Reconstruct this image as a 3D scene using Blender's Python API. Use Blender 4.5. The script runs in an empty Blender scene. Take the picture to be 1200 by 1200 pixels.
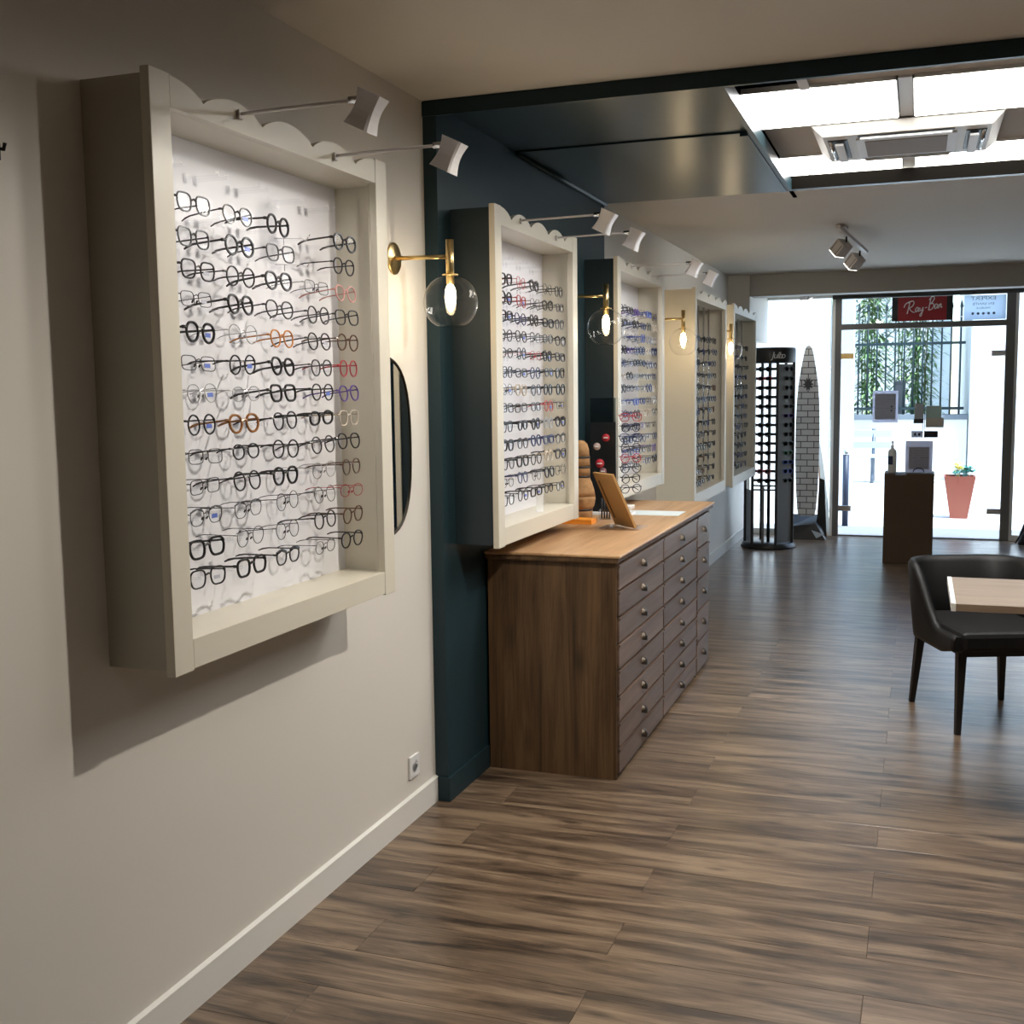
import bpy, bmesh, math, random
from math import sin, cos, pi, radians as R
from mathutils import Vector, Matrix
random.seed(7)
scn = bpy.context.scene
col = scn.collection
D = bpy.data

# ------------------------------------------------------------------ camera
YAW, PITCH, ROLL, FPX = -0.3434, 0.10703, 0.01253, 1331.25
CAM = Vector((1.697, 0.0, 1.55))
cd = D.cameras.new('camera'); cam = D.objects.new('camera', cd); col.objects.link(cam)
cd.sensor_width = 36.0; cd.sensor_fit = 'HORIZONTAL'; cd.lens = FPX / 1200 * 36.0
cd.clip_start = 0.05; cd.clip_end = 200
fw = Vector((sin(YAW)*cos(PITCH), cos(YAW)*cos(PITCH), -sin(PITCH)))
rt = Vector((cos(YAW), -sin(YAW), 0)); dn = fw.cross(rt)
cx = rt*cos(ROLL) + dn*sin(ROLL); cy = -(-rt*sin(ROLL) + dn*cos(ROLL))
cam.matrix_world = Matrix(((cx.x, cy.x, -fw.x, CAM.x), (cx.y, cy.y, -fw.y, CAM.y), (cx.z, cy.z, -fw.z, CAM.z), (0, 0, 0, 1)))
scn.camera = cam

# ------------------------------------------------------------------ world, sun, exposure
SKY, SUN, LED, CEIL_W, CASE_W, BULB_W = 0.70, 12.0, 14.5, 130.0, 4.2, 1.0
w = D.worlds.new('world'); scn.world = w; w.use_nodes = True
nt = w.node_tree; nt.nodes.clear()
sky = nt.nodes.new('ShaderNodeTexSky'); sky.sky_type = 'NISHITA'; sky.sun_disc = False
sky.sun_elevation = R(52); sky.sun_rotation = R(75)
bg = nt.nodes.new('ShaderNodeBackground'); bg.inputs[1].default_value = SKY
wo = nt.nodes.new('ShaderNodeOutputWorld')
nt.links.new(sky.outputs[0], bg.inputs[0]); nt.links.new(bg.outputs[0], wo.inputs[0])
sl = D.lights.new('sun', 'SUN'); sl.energy = SUN; sl.angle = R(1.0); sl.color = (.88, .94, 1)
so = D.objects.new('sun', sl); col.objects.link(so)
so.rotation_euler = Vector((-0.28, 0.26, -1.0)).to_track_quat('-Z', 'Y').to_euler(); so.location = (10, 5, 20)
scn.view_settings.view_transform = 'Standard'; scn.view_settings.look = 'None'
scn.view_settings.gamma = 1.0; scn.view_settings.use_curve_mapping = False
scn.view_settings.exposure = 0.12
scn.cycles.transparent_max_bounces = 32      # many clear sheets stand one behind another

# ------------------------------------------------------------------ materials
MATS = {}
def mat(name, color=(.8, .8, .8), rough=.5, metal=0.0, emit=None, estr=0, coat=0, spec=.5, noise=None, bump=None):
    if name in MATS: return MATS[name]
    m = D.materials.new(name); m.use_nodes = True; MATS[name] = m
    n = m.node_tree; p = n.nodes['Principled BSDF']
    p.inputs['Base Color'].default_value = (*color, 1); p.inputs['Roughness'].default_value = rough
    p.inputs['Metallic'].default_value = metal; p.inputs['Specular IOR Level'].default_value = spec
    p.inputs['Coat Weight'].default_value = coat
    if emit: p.inputs['Emission Color'].default_value = (*emit, 1); p.inputs['Emission Strength'].default_value = estr
    if noise or bump:
        tc = n.nodes.new('ShaderNodeTexCoord')
    if noise:   # (scale, amount)
        nz = n.nodes.new('ShaderNodeTexNoise'); nz.inputs['Scale'].default_value = noise[0]; nz.inputs['Detail'].default_value = 4
        n.links.new(tc.outputs['Object'], nz.inputs['Vector'])
        mx = n.nodes.new('ShaderNodeMix'); mx.data_type = 'RGBA'
        mx.inputs[6].default_value = (*[c*(1-noise[1]) for c in color], 1); mx.inputs[7].default_value = (*[min(1, c*(1+noise[1])) for c in color], 1)
        n.links.new(nz.outputs['Fac'], mx.inputs[0]); n.links.new(mx.outputs[2], p.inputs['Base Color'])
    if bump:    # (scale, strength)
        nb = n.nodes.new('ShaderNodeTexNoise'); nb.inputs['Scale'].default_value = bump[0]; nb.inputs['Detail'].default_value = 3
        n.links.new(tc.outputs['Object'], nb.inputs['Vector'])
        b = n.nodes.new('ShaderNodeBump'); b.inputs['Strength'].default_value = bump[1]; b.inputs['Distance'].default_value = .002
        n.links.new(nb.outputs['Fac'], b.inputs['Height']); n.links.new(b.outputs['Normal'], p.inputs['Normal'])
    return m

def wood(name, dark, mid, light, axis, stretch=14.0, scale=1.0, rough=.45, knots=True, bumpv=.25, spec=.5, contrast=1.0, tone=(.78, 1.18)):
    """procedural timber: grain runs along `axis` (0,1,2) of the object's own space, offset at random per object"""
    if name in MATS: return MATS[name]
    m = D.materials.new(name); m.use_nodes = True; MATS[name] = m
    n = m.node_tree; p = n.nodes['Principled BSDF']; L = n.links.new
    tc = n.nodes.new('ShaderNodeTexCoord'); oi = n.nodes.new('ShaderNodeObjectInfo')
    mul = n.nodes.new('ShaderNodeVectorMath'); mul.operation = 'MULTIPLY'
    cx_ = n.nodes.new('ShaderNodeCombineXYZ')
    for i, k in enumerate((37.0, 61.0, 23.0)):
        mm = n.nodes.new('ShaderNodeMath'); mm.operation = 'MULTIPLY'; mm.inputs[1].default_value = k
        L(oi.outputs['Random'], mm.inputs[0]); L(mm.outputs[0], cx_.inputs[i])
    add = n.nodes.new('ShaderNodeVectorMath'); add.operation = 'ADD'
    L(tc.outputs['Object'], add.inputs[0]); L(cx_.outputs[0], add.inputs[1])
    s = [stretch*scale]*3; s[axis] = 1.0*scale
    mul.inputs[1].default_value = s; L(add.outputs[0], mul.inputs[0])
    n1 = n.nodes.new('ShaderNodeTexNoise'); n1.inputs['Scale'].default_value = 1.1; n1.inputs['Detail'].default_value = 6; n1.inputs['Roughness'].default_value = .62; n1.inputs['Distortion'].default_value = .6
    L(mul.outputs[0], n1.inputs['Vector'])
    m2 = n.nodes.new('ShaderNodeVectorMath'); m2.operation = 'MULTIPLY'; s2 = [60.0*scale]*3; s2[axis] = 2.2*scale
    m2.inputs[1].default_value = s2; L(add.outputs[0], m2.inputs[0])
    n2 = n.nodes.new('ShaderNodeTexNoise'); n2.inputs['Scale'].default_value = 2.0; n2.inputs['Detail'].default_value = 4
    L(m2.outputs[0], n2.inputs['Vector'])
    ad = n.nodes.new('ShaderNodeMath'); ad.operation = 'MULTIPLY_ADD'; ad.inputs[1].default_value = .28
    L(n2.outputs['Fac'], ad.inputs[0]); L(n1.outputs['Fac'], ad.inputs[2])
    cr = n.nodes.new('ShaderNodeValToRGB'); e = cr.color_ramp.elements
    e[0].position = .64-.20/contrast; e[0].color = (*dark, 1); e[1].position = .64+.20/contrast; e[1].color = (*light, 1)
    em = e.new(.63); em.color = (*mid, 1)
    L(ad.outputs[0], cr.inputs[0]); last = cr.outputs[0]
    if knots:
        vo = n.nodes.new('ShaderNodeTexVoronoi'); vo.inputs['Scale'].default_value = 1.0
        m3 = n.nodes.new('ShaderNodeVectorMath'); m3.operation = 'MULTIPLY'; s3 = [6.5*scale]*3; s3[axis] = 2.6*scale
        m3.inputs[1].default_value = s3; L(add.outputs[0], m3.inputs[0]); L(m3.outputs[0], vo.inputs['Vector'])
        k = n.nodes.new('ShaderNodeMapRange'); k.inputs[1].default_value = .05; k.inputs[2].default_value = .22; k.inputs[3].default_value = .45; k.inputs[4].default_value = 1
        L(vo.outputs['Distance'], k.inputs[0])
        mk = n.nodes.new('ShaderNodeMix'); mk.data_type = 'RGBA'; mk.blend_type = 'MULTIPLY'; mk.inputs[0].default_value = 1
        L(last, mk.inputs[6]); L(k.outputs[0], mk.inputs[7]); last = mk.outputs[2]
    # board to board tone
    tv = n.nodes.new('ShaderNodeMapRange'); tv.inputs[3].default_value, tv.inputs[4].default_value = tone
    L(oi.outputs['Random'], tv.inputs[0])
    mt = n.nodes.new('ShaderNodeMix'); mt.data_type = 'RGBA'; mt.blend_type = 'MULTIPLY'; mt.inputs[0].default_value = 1
    L(last, mt.inputs[6]); L(tv.outputs[0], mt.inputs[7]); L(mt.outputs[2], p.inputs['Base Color'])
    b = n.nodes.new('ShaderNodeBump'); b.inputs['Strength'].default_value = bumpv; b.inputs['Distance'].default_value = .002
    L(ad.outputs[0], b.inputs['Height']); L(b.outputs['Normal'], p.inputs['Normal'])
    p.inputs['Roughness'].default_value = rough; p.inputs['Specular IOR Level'].default_value = spec
    return m

def glass(name, tint=(1, 1, 1), refl=1.0, rough=.02, ior=1.45):
    """thin clear sheet: what is behind shows through, the surface mirrors by Fresnel"""
    if name in MATS: return MATS[name]
    m = D.materials.new(name); m.use_nodes = True; MATS[name] = m
    n = m.node_tree; n.nodes.clear(); L = n.links.new
    o = n.nodes.new('ShaderNodeOutputMaterial'); mx = n.nodes.new('ShaderNodeMixShader')
    t = n.nodes.new('ShaderNodeBsdfTransparent'); t.inputs[0].default_value = (*tint, 1)
    g = n.nodes.new('ShaderNodeBsdfGlossy'); g.inputs['Roughness'].default_value = rough
    f0 = ((ior-1)/(ior+1))**2        # Schlick's curve, the same from both sides of the sheet
    ge = n.nodes.new('ShaderNodeNewGeometry'); dt = n.nodes.new('ShaderNodeVectorMath'); dt.operation = 'DOT_PRODUCT'
    L(ge.outputs['Incoming'], dt.inputs[0]); L(ge.outputs['Normal'], dt.inputs[1])
    def M_(op, a, b=None):
        q = n.nodes.new('ShaderNodeMath'); q.operation = op
        for i, v in enumerate((a, b)):
            if v is None: continue
            if isinstance(v, (int, float)): q.inputs[i].default_value = v
            else: L(v, q.inputs[i])
        return q.outputs[0]
    sch = M_('ADD', M_('MULTIPLY', M_('POWER', M_('SUBTRACT', 1.0, M_('ABSOLUTE', dt.outputs['Value'])), 5.0), 1-f0), f0)
    mu = n.nodes.new('ShaderNodeMath'); mu.operation = 'MULTIPLY'; mu.inputs[1].default_value = refl; mu.use_clamp = True
    L(sch, mu.inputs[0]); L(mu.outputs[0], mx.inputs[0]); L(t.outputs[0], mx.inputs[1]); L(g.outputs[0], mx.inputs[2]); L(mx.outputs[0], o.inputs[0])
    return m

def emis(name, color, strength):
    m = D.materials.new(name); m.use_nodes = True; MATS[name] = m
    p = m.node_tree.nodes['Principled BSDF']; p.inputs['Base Color'].default_value = (*color, 1)
    p.inputs['Emission Color'].default_value = (*color, 1); p.inputs['Emission Strength'].default_value = strength
    return m

def printed(name, paper, ink, sx, sz, off=.5, width=.6, rows=.35):
    """paper printed with rows of small grey marks (illegible text)"""
    m = D.materials.new(name); m.use_nodes = True; MATS[name] = m
    n = m.node_tree; p = n.nodes['Principled BSDF']; L = n.links.new
    tc = n.nodes.new('ShaderNodeTexCoord'); mp = n.nodes.new('ShaderNodeMapping')
    mp.inputs['Rotation'].default_value = (R(90), 0, 0)
    L(tc.outputs['Object'], mp.inputs[0])
    b = n.nodes.new('ShaderNodeTexBrick'); b.inputs['Scale'].default_value = 1
    b.inputs['Color1'].default_value = (*ink, 1); b.inputs['Color2'].default_value = (*[c*1.3 for c in ink], 1); b.inputs['Mortar'].default_value = (*paper, 1)
    b.inputs['Brick Width'].default_value = sx; b.inputs['Row Height'].default_value = sz; b.inputs['Mortar Size'].default_value = sz*rows; b.inputs['Mortar Smooth'].default_value = .2
    b.offset = off
    L(mp.outputs[0], b.inputs['Vector']); n.nodes.remove(p)
    df = n.nodes.new('ShaderNodeBsdfDiffuse'); tl_ = n.nodes.new('ShaderNodeBsdfTranslucent'); mx = n.nodes.new('ShaderNodeMixShader'); mx.inputs[0].default_value = .5
    L(b.outputs['Color'], df.inputs[0]); L(b.outputs['Color'], tl_.inputs[0]); L(df.outputs[0], mx.inputs[1]); L(tl_.outputs[0], mx.inputs[2]); L(mx.outputs[0], n.nodes['Material Output'].inputs[0])
    return m

def cloth(name, c, t):
    m = D.materials.new(name); m.use_nodes = True; n = m.node_tree; n.nodes.clear(); L = n.links.new
    o = n.nodes.new('ShaderNodeOutputMaterial'); mx = n.nodes.new('ShaderNodeMixShader'); mx.inputs[0].default_value = t
    a = n.nodes.new('ShaderNodeBsdfDiffuse'); b = n.nodes.new('ShaderNodeBsdfTranslucent'); a.inputs[0].default_value = b.inputs[0].default_value = (*c, 1)
    L(a.outputs[0], mx.inputs[1]); L(b.outputs[0], mx.inputs[2]); L(mx.outputs[0], o.inputs[0]); return m
WALL = mat('white_wall_paint', (.74, .705, .645), .55, bump=(60, .08))
CEIL = mat('ceiling_paint', (.66, .625, .57), .7, bump=(40, .06))
BASEB = mat('white_gloss_paint', (.80, .785, .74), .35)
BLUE = mat('petrol_blue_paint', (.014, .035, .045), .5, noise=(3, .12), spec=.35)
BLUER = mat('petrol_blue_matt', (.014, .035, .045), .85, noise=(3, .12), spec=.15)
BLUEC = mat('petrol_blue_lacquer', (.012, .028, .035), .28, noise=(2, .1), spec=.25)
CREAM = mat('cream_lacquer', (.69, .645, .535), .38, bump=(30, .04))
CREAM_SHADED = mat('shaded_cream_lacquer', (.48, .455, .385), .5)  # cream of the first case's near side, with its shade put into the colour
PANEL = mat('white_display_panel', (.82, .82, .86), .35)
BRASS = mat('brushed_brass', (.78, .58, .27), .28, 1.0)
BLACK = mat('black_plastic', (.012, .012, .013), .4)
BLACKM = mat('black_metal', (.02, .02, .022), .35, .6)
WHITEP = mat('white_plastic', (.82, .82, .82), .4)
LAMPW = mat('lamp_white_metal', (.70, .67, .66), .4)
CHROME = mat('chrome', (.72, .72, .72), .18, 1.0)
ALU = mat('grey_aluminium', (.30, .295, .285), .42, .5)
GREY = mat('grey_panel', (.16, .16, .165), .35)
CLEAR = glass('clear_acrylic', (.99, .99, .995), .8, .12)
LENS = glass('demo_lens', (.965, .97, .975), .35, .03)
GLASS = glass('door_glass', (.93, .97, .98), .8, .0)
GLOBE = glass('globe_glass', (.985, .985, .985), 1.1, .0)
SUNLENS = glass('dark_sun_lens', (.05, .05, .05), 1.0, .03)
MIRROR = mat('mirror_silver', (.75, .77, .78), .02, 1.0)
PINE = wood('stained_pine_upright', (.050, .026, .011), (.120, .066, .029), (.200, .115, .052), 2, 16, 1.0, .48, tone=(.95, 1.08))
PINEH = wood('stained_pine_drawer_sheen', (.075, .045, .030), (.135, .086, .062), (.185, .125, .092), 1, 18, 1.0, .36, knots=False)  # pine greyed: bluish window reflection put into the drawer colour
TOPW = wood('worktop_timber', (.33, .18, .085), (.46, .275, .14), (.56, .36, .195), 1, 12, .8, .38, knots=False, bumpv=.1)
FLOORW = wood('floor_plank_vinyl', (.040, .026, .017), (.135, .090, .058), (.255, .180, .118), 0, 8.5, 1.7, .29, contrast=1.35, bumpv=.03, tone=(.86, 1.12), spec=.6)
TABLEW = wood('desk_timber', (.20, .14, .095), (.27, .195, .135), (.33, .245, .175), 0, 14, 1.0, .45, knots=False, bumpv=.08)
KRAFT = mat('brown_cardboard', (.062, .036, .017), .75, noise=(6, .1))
BOARDW = mat('golden_brown_board', (.42, .24, .085), .5, noise=(8, .1))
CORK = mat('cork', (.36, .20, .085), .85, noise=(45, .5), bump=(80, .8))
LEATHER = mat('black_leatherette', (.008, .0075, .0075), .5, bump=(220, .25), spec=.35)
LEGB = mat('black_lacquered_wood', (.012, .011, .011), .35)
ORANGE = mat('orange_card', (.85, .30, .03), .45)
PAPER = mat('white_paper', (.85, .86, .86), .6)
PAPERB = mat('pale_blue_paper', (.72, .82, .86), .5)
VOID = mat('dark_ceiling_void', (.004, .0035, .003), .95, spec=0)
STEELW = mat('white_grid_bar', (.70, .70, .70), .4)

# ------------------------------------------------------------------ mesh helpers
class MB:
    """collects shapes; build() links them as one mesh object"""
    def __init__(s): s.v = []; s.f = []; s.m = []; s.sm = []; s.cm = 0
    def add(s, vs, fs, smooth=False):
        o = len(s.v); s.v += [tuple(v) for v in vs]
        for f in fs: s.f.append([i+o for i in f]); s.m.append(s.cm); s.sm.append(smooth)
        return s
    def box(s, a, b):
        x0, y0, z0 = a; x1, y1, z1 = b
        if x0 > x1: x0, x1 = x1, x0
        if y0 > y1: y0, y1 = y1, y0
        if z0 > z1: z0, z1 = z1, z0
        return s.add([(x0, y0, z0), (x1, y0, z0), (x1, y1, z0), (x0, y1, z0), (x0, y0, z1), (x1, y0, z1), (x1, y1, z1), (x0, y1, z1)],
                     [(3, 2, 1, 0), (4, 5, 6, 7), (0, 1, 5, 4), (1, 2, 6, 5), (2, 3, 7, 6), (3, 0, 4, 7)])
    def obox(s, c, ax, ay, az):
        """box with centre c and half-axis vectors"""
        c, ax, ay, az = map(Vector, (c, ax, ay, az))
        vs = [c+ax*i+ay*j+az*k for k in (-1, 1) for i, j in ((-1, -1), (1, -1), (1, 1), (-1, 1))]
        return s.add(vs, [(3, 2, 1, 0), (4, 5, 6, 7), (0, 1, 5, 4), (1, 2, 6, 5), (2, 3, 7, 6), (3, 0, 4, 7)])
    def cbox(s, a, b, c=.004):
        """box with all long edges chamfered"""
        bm = bmesh.new(); bmesh.ops.create_cube(bm, size=1)
        for v in bm.verts: v.co = Vector((a[i]+(v.co[i]+.5)*(b[i]-a[i]) for i in range(3)))
        bmesh.ops.bevel(bm, geom=bm.edges[:], offset=c, segments=2, affect='EDGES', profile=.5)
        bmesh.ops.recalc_face_normals(bm, faces=bm.faces[:])
        s.add([v.co[:] for v in bm.verts], [[v.index for v in f.verts] for f in bm.faces]); bm.free(); return s
    def tube(s, pts, r, n=8, closed=False, cap=True, sx=1.0):
        pts = [Vector(p) for p in pts]; k = len(pts)
        rr = r if isinstance(r, (list, tuple)) else [r]*k
        vs = []; up = None
        for i, p in enumerate(pts):
            if closed: t = pts[(i+1) % k]-pts[i-1]
            else: t = pts[min(i+1, k-1)]-pts[max(i-1, 0)]
            t.normalize()
            if up is None:
                up = Vector((0, 0, 1)) if abs(t.z) < .9 else Vector((1, 0, 0))
            u = up - t*up.dot(t)
            if u.length < 1e-6: u = t.orthogonal()
            u.normalize(); up = u; v = t.cross(u)
            for j in range(n):
                a = 2*pi*j/n + pi/n
                vs.append(p + (u*cos(a) + v*sin(a)*sx)*rr[i])
        fs = []
        for i in range(k if closed else k-1):
            for j in range(n):
                a = i*n+j; b = i*n+(j+1) % n; c = ((i+1) % k)*n+(j+1) % n; d = ((i+1) % k)*n+j
                fs.append((a, b, c, d))
        if cap and not closed: fs += [tuple(range(n))[::-1], tuple(range((k-1)*n, k*n))]
        return s.add(vs, fs, n > 5)
    def lathe(s, prof, c=(0, 0, 0), n=24, sx=1.0, sy=1.0, smooth=True):
        """prof: (radius, z) list turned about z at c"""
        c = Vector(c); vs = []; fs = []; k = len(prof)
        for r, z in prof:
            for j in range(n): vs.append(c+Vector((r*cos(2*pi*j/n)*sx, r*sin(2*pi*j/n)*sy, z)))
        for i in range(k-1):
            for j in range(n): fs.append((i*n+j, i*n+(j+1) % n, (i+1)*n+(j+1) % n, (i+1)*n+j))
        if prof[0][0] > 1e-5: fs.append(tuple(range(n))[::-1])
        if prof[-1][0] > 1e-5: fs.append(tuple(range((k-1)*n, k*n)))
        return s.add(vs, fs, smooth)
    def prism(s, poly, d, axis):
        """closed polygon (list of 3-D points) pushed along vector d"""
        poly = [Vector(p) for p in poly]; d = Vector(d); k = len(poly)
        return s.add(poly+[p+d for p in poly], [tuple(range(k))[::-1], tuple(range(k, 2*k))]+[(i, (i+1) % k, (i+1) % k+k, i+k) for i in range(k)])
    def xf(s, M, start=0):
        for i in range(start, len(s.v)): s.v[i] = tuple(M @ Vector(s.v[i]))
        return s
    def mesh(s, name, mats):
        me = D.meshes.new(name); me.from_pydata(s.v, [], s.f)
        if not isinstance(mats, (list, tuple)): mats = [mats]
        for m in mats: me.materials.append(m)
        me.polygons.foreach_set('material_index', s.m); me.polygons.foreach_set('use_smooth', s.sm)
        me.update()
        bm = bmesh.new(); bm.from_mesh(me); bmesh.ops.recalc_face_normals(bm, faces=bm.faces[:]); bm.to_mesh(me); bm.free()
        return me
    def build(s, name, mats, parent=None):
        return link(name, s.mesh(name, mats), parent)

def link(name, data, parent=None):
    o = D.objects.new(name, data); col.objects.link(o)
    if parent is not None: o.parent = parent
    return o
def tag(o, label=None, cat=None, group=None, kind=None):
    if label: o['label'] = label
    if cat: o['category'] = cat
    if group: o['group'] = group
    if kind: o['kind'] = kind
    return o
def thing(name, label, cat, loc=(0, 0, 0), rz=0, group=None):
    o = D.objects.new(name, None); col.objects.link(o); o.empty_display_size = .05
    o.location = loc; o.rotation_euler = (0, 0, rz); return tag(o, label, cat, group)
def struct(name, mb, m, parent=None, label=None):
    o = mb.build(name, m, parent)
    if parent is None: o['kind'] = 'structure'
    if label: o['label'] = label
    return o
def copy_tree(o, parent=None):
    c = o.copy(); col.objects.link(c)
    if parent is not None: c.parent = parent
    for ch in o.children: copy_tree(ch, c)
    return c
def text(name, s, size, m, parent, M, align='CENTER', shear=0, ext=.0005, mirror=False):
    cu = D.curves.new(name, 'FONT'); cu.body = s; cu.size = size; cu.align_x = align; cu.align_y = 'CENTER'
    cu.shear = shear; cu.extrude = ext; cu.materials.append(m)
    tmp = D.objects.new(name, cu); me = D.meshes.new_from_object(tmp); D.objects.remove(tmp); me.name = name
    o = link(name, me, parent); o.matrix_local = M @ (Matrix.Scale(-1, 4, (1, 0, 0)) if mirror else Matrix.Identity(4)); return o
FACE_NEG_Y = Matrix.Rotation(R(90), 4, 'X')      # text in the x-z plane, read from -y

# ------------------------------------------------------------------ room shell
ORD = ['first', 'second', 'third', 'fourth', 'fifth', 'sixth', 'seventh', 'eighth', 'ninth', 'tenth', 'eleventh', 'twelfth', 'thirteenth', 'fourteenth']
RX, YB, YF, ZC = 3.95, -4.0, 12.17, 2.58
BY0, BY1, BX, BZ = 3.846, 6.16, .052, 2.555       # blue section
struct('wall_left', MB().box((-.12, YB, -.05), (0, YF+.1, 2.9)), WALL)
struct('wall_right', MB().box((RX, YB, -.05), (RX+.12, BY0, 2.9)), mat('taupe_wall_low_bounce', (.20, .185, .165), .6))  # unseen near wall, darkened to cut light bounced onto the first case
struct('wall_right_blue', MB().box((RX, BY0, -.05), (RX+.12, YF+.1, 2.9)), BLUER, label='petrol blue wall facing the display cases')
struct('wall_back', MB().box((-.12, YB-.12, -.05), (RX+.12, YB, 2.9)), mat('taupe_back_low_bounce', (.12, .11, .10), .6))  # unseen wall behind the camera, made dark to limit bounced light
fl = struct('floor', MB().box((-.12, YB-.12, -.08), (RX+.12, YF+.02, -.012)), mat('floor_screed', (.03, .022, .016), .8))
PWID, PLEN = .1975, 1.35
pmesh = {}
def plank(x0, x1, y0, y1):
    key = (round(x1-x0, 3), round(y1-y0, 3))
    if key not in pmesh:
        g = .0004; c = .0007; X, Y = (x1-x0)/2-g, (y1-y0)/2-g
        b = MB().add([(-X, -Y, -.012), (X, -Y, -.012), (X, Y, -.012), (-X, Y, -.012),
                      (-X, -Y, -c), (X, -Y, -c), (X, Y, -c), (-X, Y, -c),
                      (-X+c, -Y+c, 0), (X-c, -Y+c, 0), (X-c, Y-c, 0), (-X+c, Y-c, 0)],
                     [(0, 1, 5, 4), (1, 2, 6, 5), (2, 3, 7, 6), (3, 0, 4, 7), (4, 5, 9, 8), (5, 6, 10, 9), (6, 7, 11, 10), (7, 4, 8, 11), (8, 9, 10, 11)])
        pmesh[key] = b.mesh('plank', FLOORW)
    o = link('plank', pmesh[key], fl); o.location = ((x0+x1)/2, (y0+y1)/2, 0)
k = -11
while True:
    y0 = 3.088+PWID*k; y1 = y0+PWID
    if y0 >= YF: break
    j = 1.6 if k % 2 == 0 else .925
    x = j-PLEN*math.ceil(j/PLEN)
    while x < RX:
        a, b_ = max(0, x), min(RX, x+PLEN)
        if b_-a > .01: plank(a, b_, y0, min(y1, YF))
        x += PLEN
    k += 1
# near part of the floor behind the camera, same timber
b = MB().box((0, YB, -.012), (RX, 3.088-11*PWID, 0)); o = b.build('plank', FLOORW, fl); o['kind'] = 'stuff'

struct('ceiling', MB().box((-.12, YB-.12, ZC), (RX+.12, BY0+.02, ZC+.3)).box((-.12, BY1-.02, ZC), (RX+.12, YF+.1, ZC+.3)).box((-.12, BY0, ZC+.22), (RX+.12, BY1, ZC+.3)), CEIL)
struct('baseboard_left', MB().box((0, YB, 0), (.012, BY0, .092)).box((0, BY0-.001, .0), (.0, BY0, .09)).add([(0, YB, .098), (.012, YB, .092), (.012, BY0, .092), (0, BY0, .098)], [(0, 1, 2, 3)]), BASEB)
struct('baseboard_far_left', MB().box((0, BY1, 0), (.014, YF-.1, .095)), BASEB)
# blue wall cladding and its baseboard
struct('wall_left_blue', MB().box((0, BY0, 0), (BX, BY1, BZ+.02)), BLUE, label='petrol blue wall section behind the drawer cabinet')
struct('baseboard_blue', MB().box((0, BY0-.008, 0), (BX+.010, 4.262, .092)), BLUE)
# blue lowered ceiling round the lit opening
OX0, OX1, OY0, OY1 = 1.045, 2.905, 3.905, 6.11
cb = struct('ceiling_blue', MB().box((0, BY0, BZ), (RX, OY0, ZC+.02)).box((0, OY1, BZ), (RX, BY1, ZC+.02)), BLUEC, label='petrol blue lowered ceiling')
for y0, y1, dz in ((OY0, 4.69, .006), (4.70, OY1, 0)):
    MB().box((BX, y0, BZ+dz), (OX0, y1, ZC+.02)).build('panel', BLUEC, cb)
    MB().box((OX1, y0, BZ+dz), (RX, y1, ZC+.02)).build('panel', BLUEC, cb)
MB().box((0, BY0-.006, ZC-.055), (RX, BY0+.012, ZC-.006)).build('front_moulding', BLUEC, cb)
MB().box((OX0-.05, OY0-.04, BZ-.008), (OX1, OY0, BZ+.01)).build('edge_bar', BLUEC, cb)
MB().box((OX0-.045, 4.70, BZ-.012), (OX0-.012, OY1, BZ)).build('edge_bar', BLUEC, cb)
MB().box((OX0-.010, OY0, BZ-.006), (OX0+.012, OY1-.005, BZ+.05)).build('edge_bar', BLUEC, cb)
MB().tube([(BX+.012, 4.70, BZ-.006), (BX+.012, BY1, BZ-.006)], .010, 6).build('edge_bar', BLUEC, cb)
# inside of the opening: side cheeks, soffit, dark gaps, white grid bars
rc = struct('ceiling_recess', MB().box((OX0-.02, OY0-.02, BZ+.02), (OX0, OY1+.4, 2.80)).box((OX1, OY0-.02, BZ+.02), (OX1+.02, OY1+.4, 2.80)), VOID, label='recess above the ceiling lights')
REC = mat('recess_paint', (.55, .51, .46), .7)
ZL = 2.632
GX = (.985, 1.612, 2.262, 2.912)
MB().box((1.28, OY0-.02, ZL+.012), (2.075, 4.40, ZL+.02)).build('soffit_panel', REC, rc)
MB().box((OX0-.06, 5.02, ZL+.012), (2.95, 5.68, ZL+.02)).build('soffit_panel', REC, rc)
MB().box((1.80, 6.33, ZL+.012), (2.95, 6.45, ZL+.02)).build('soffit_panel', REC, rc)
for x in (1.262, 2.06): MB().box((x, OY0-.02, ZL-.006), (x+.035, 4.405, ZL+.03)).build('grid_bar', STEELW, rc)
for y0, y1 in ((4.405, 5.02), (5.68, 6.33)):
    MB().box((1.60, y0, ZL+.004), (1.648, y1, ZL+.03)).build('grid_bar', STEELW, rc)
    MB().box((2.25, y0, ZL+.004), (2.298, y1, ZL+.03)).build('grid_bar', STEELW, rc)
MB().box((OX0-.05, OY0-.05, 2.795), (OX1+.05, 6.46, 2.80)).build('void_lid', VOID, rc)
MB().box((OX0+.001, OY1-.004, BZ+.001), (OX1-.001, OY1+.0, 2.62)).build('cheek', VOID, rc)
# bulkhead at the shop front, boxing along the wall
struct('ceiling_bulkhead', MB().box((.20, 10.83, 2.385), (RX, 11.05, ZC)), mat('bulkhead_paint', (.50, .49, .46), .6), label='grey bulkhead in front of the shop window')
struct('wall_boxing', MB().box((0, 10.80, 2.0), (.20, YF, ZC)), WALL, label='boxed corner above the sunglasses tower')

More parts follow.
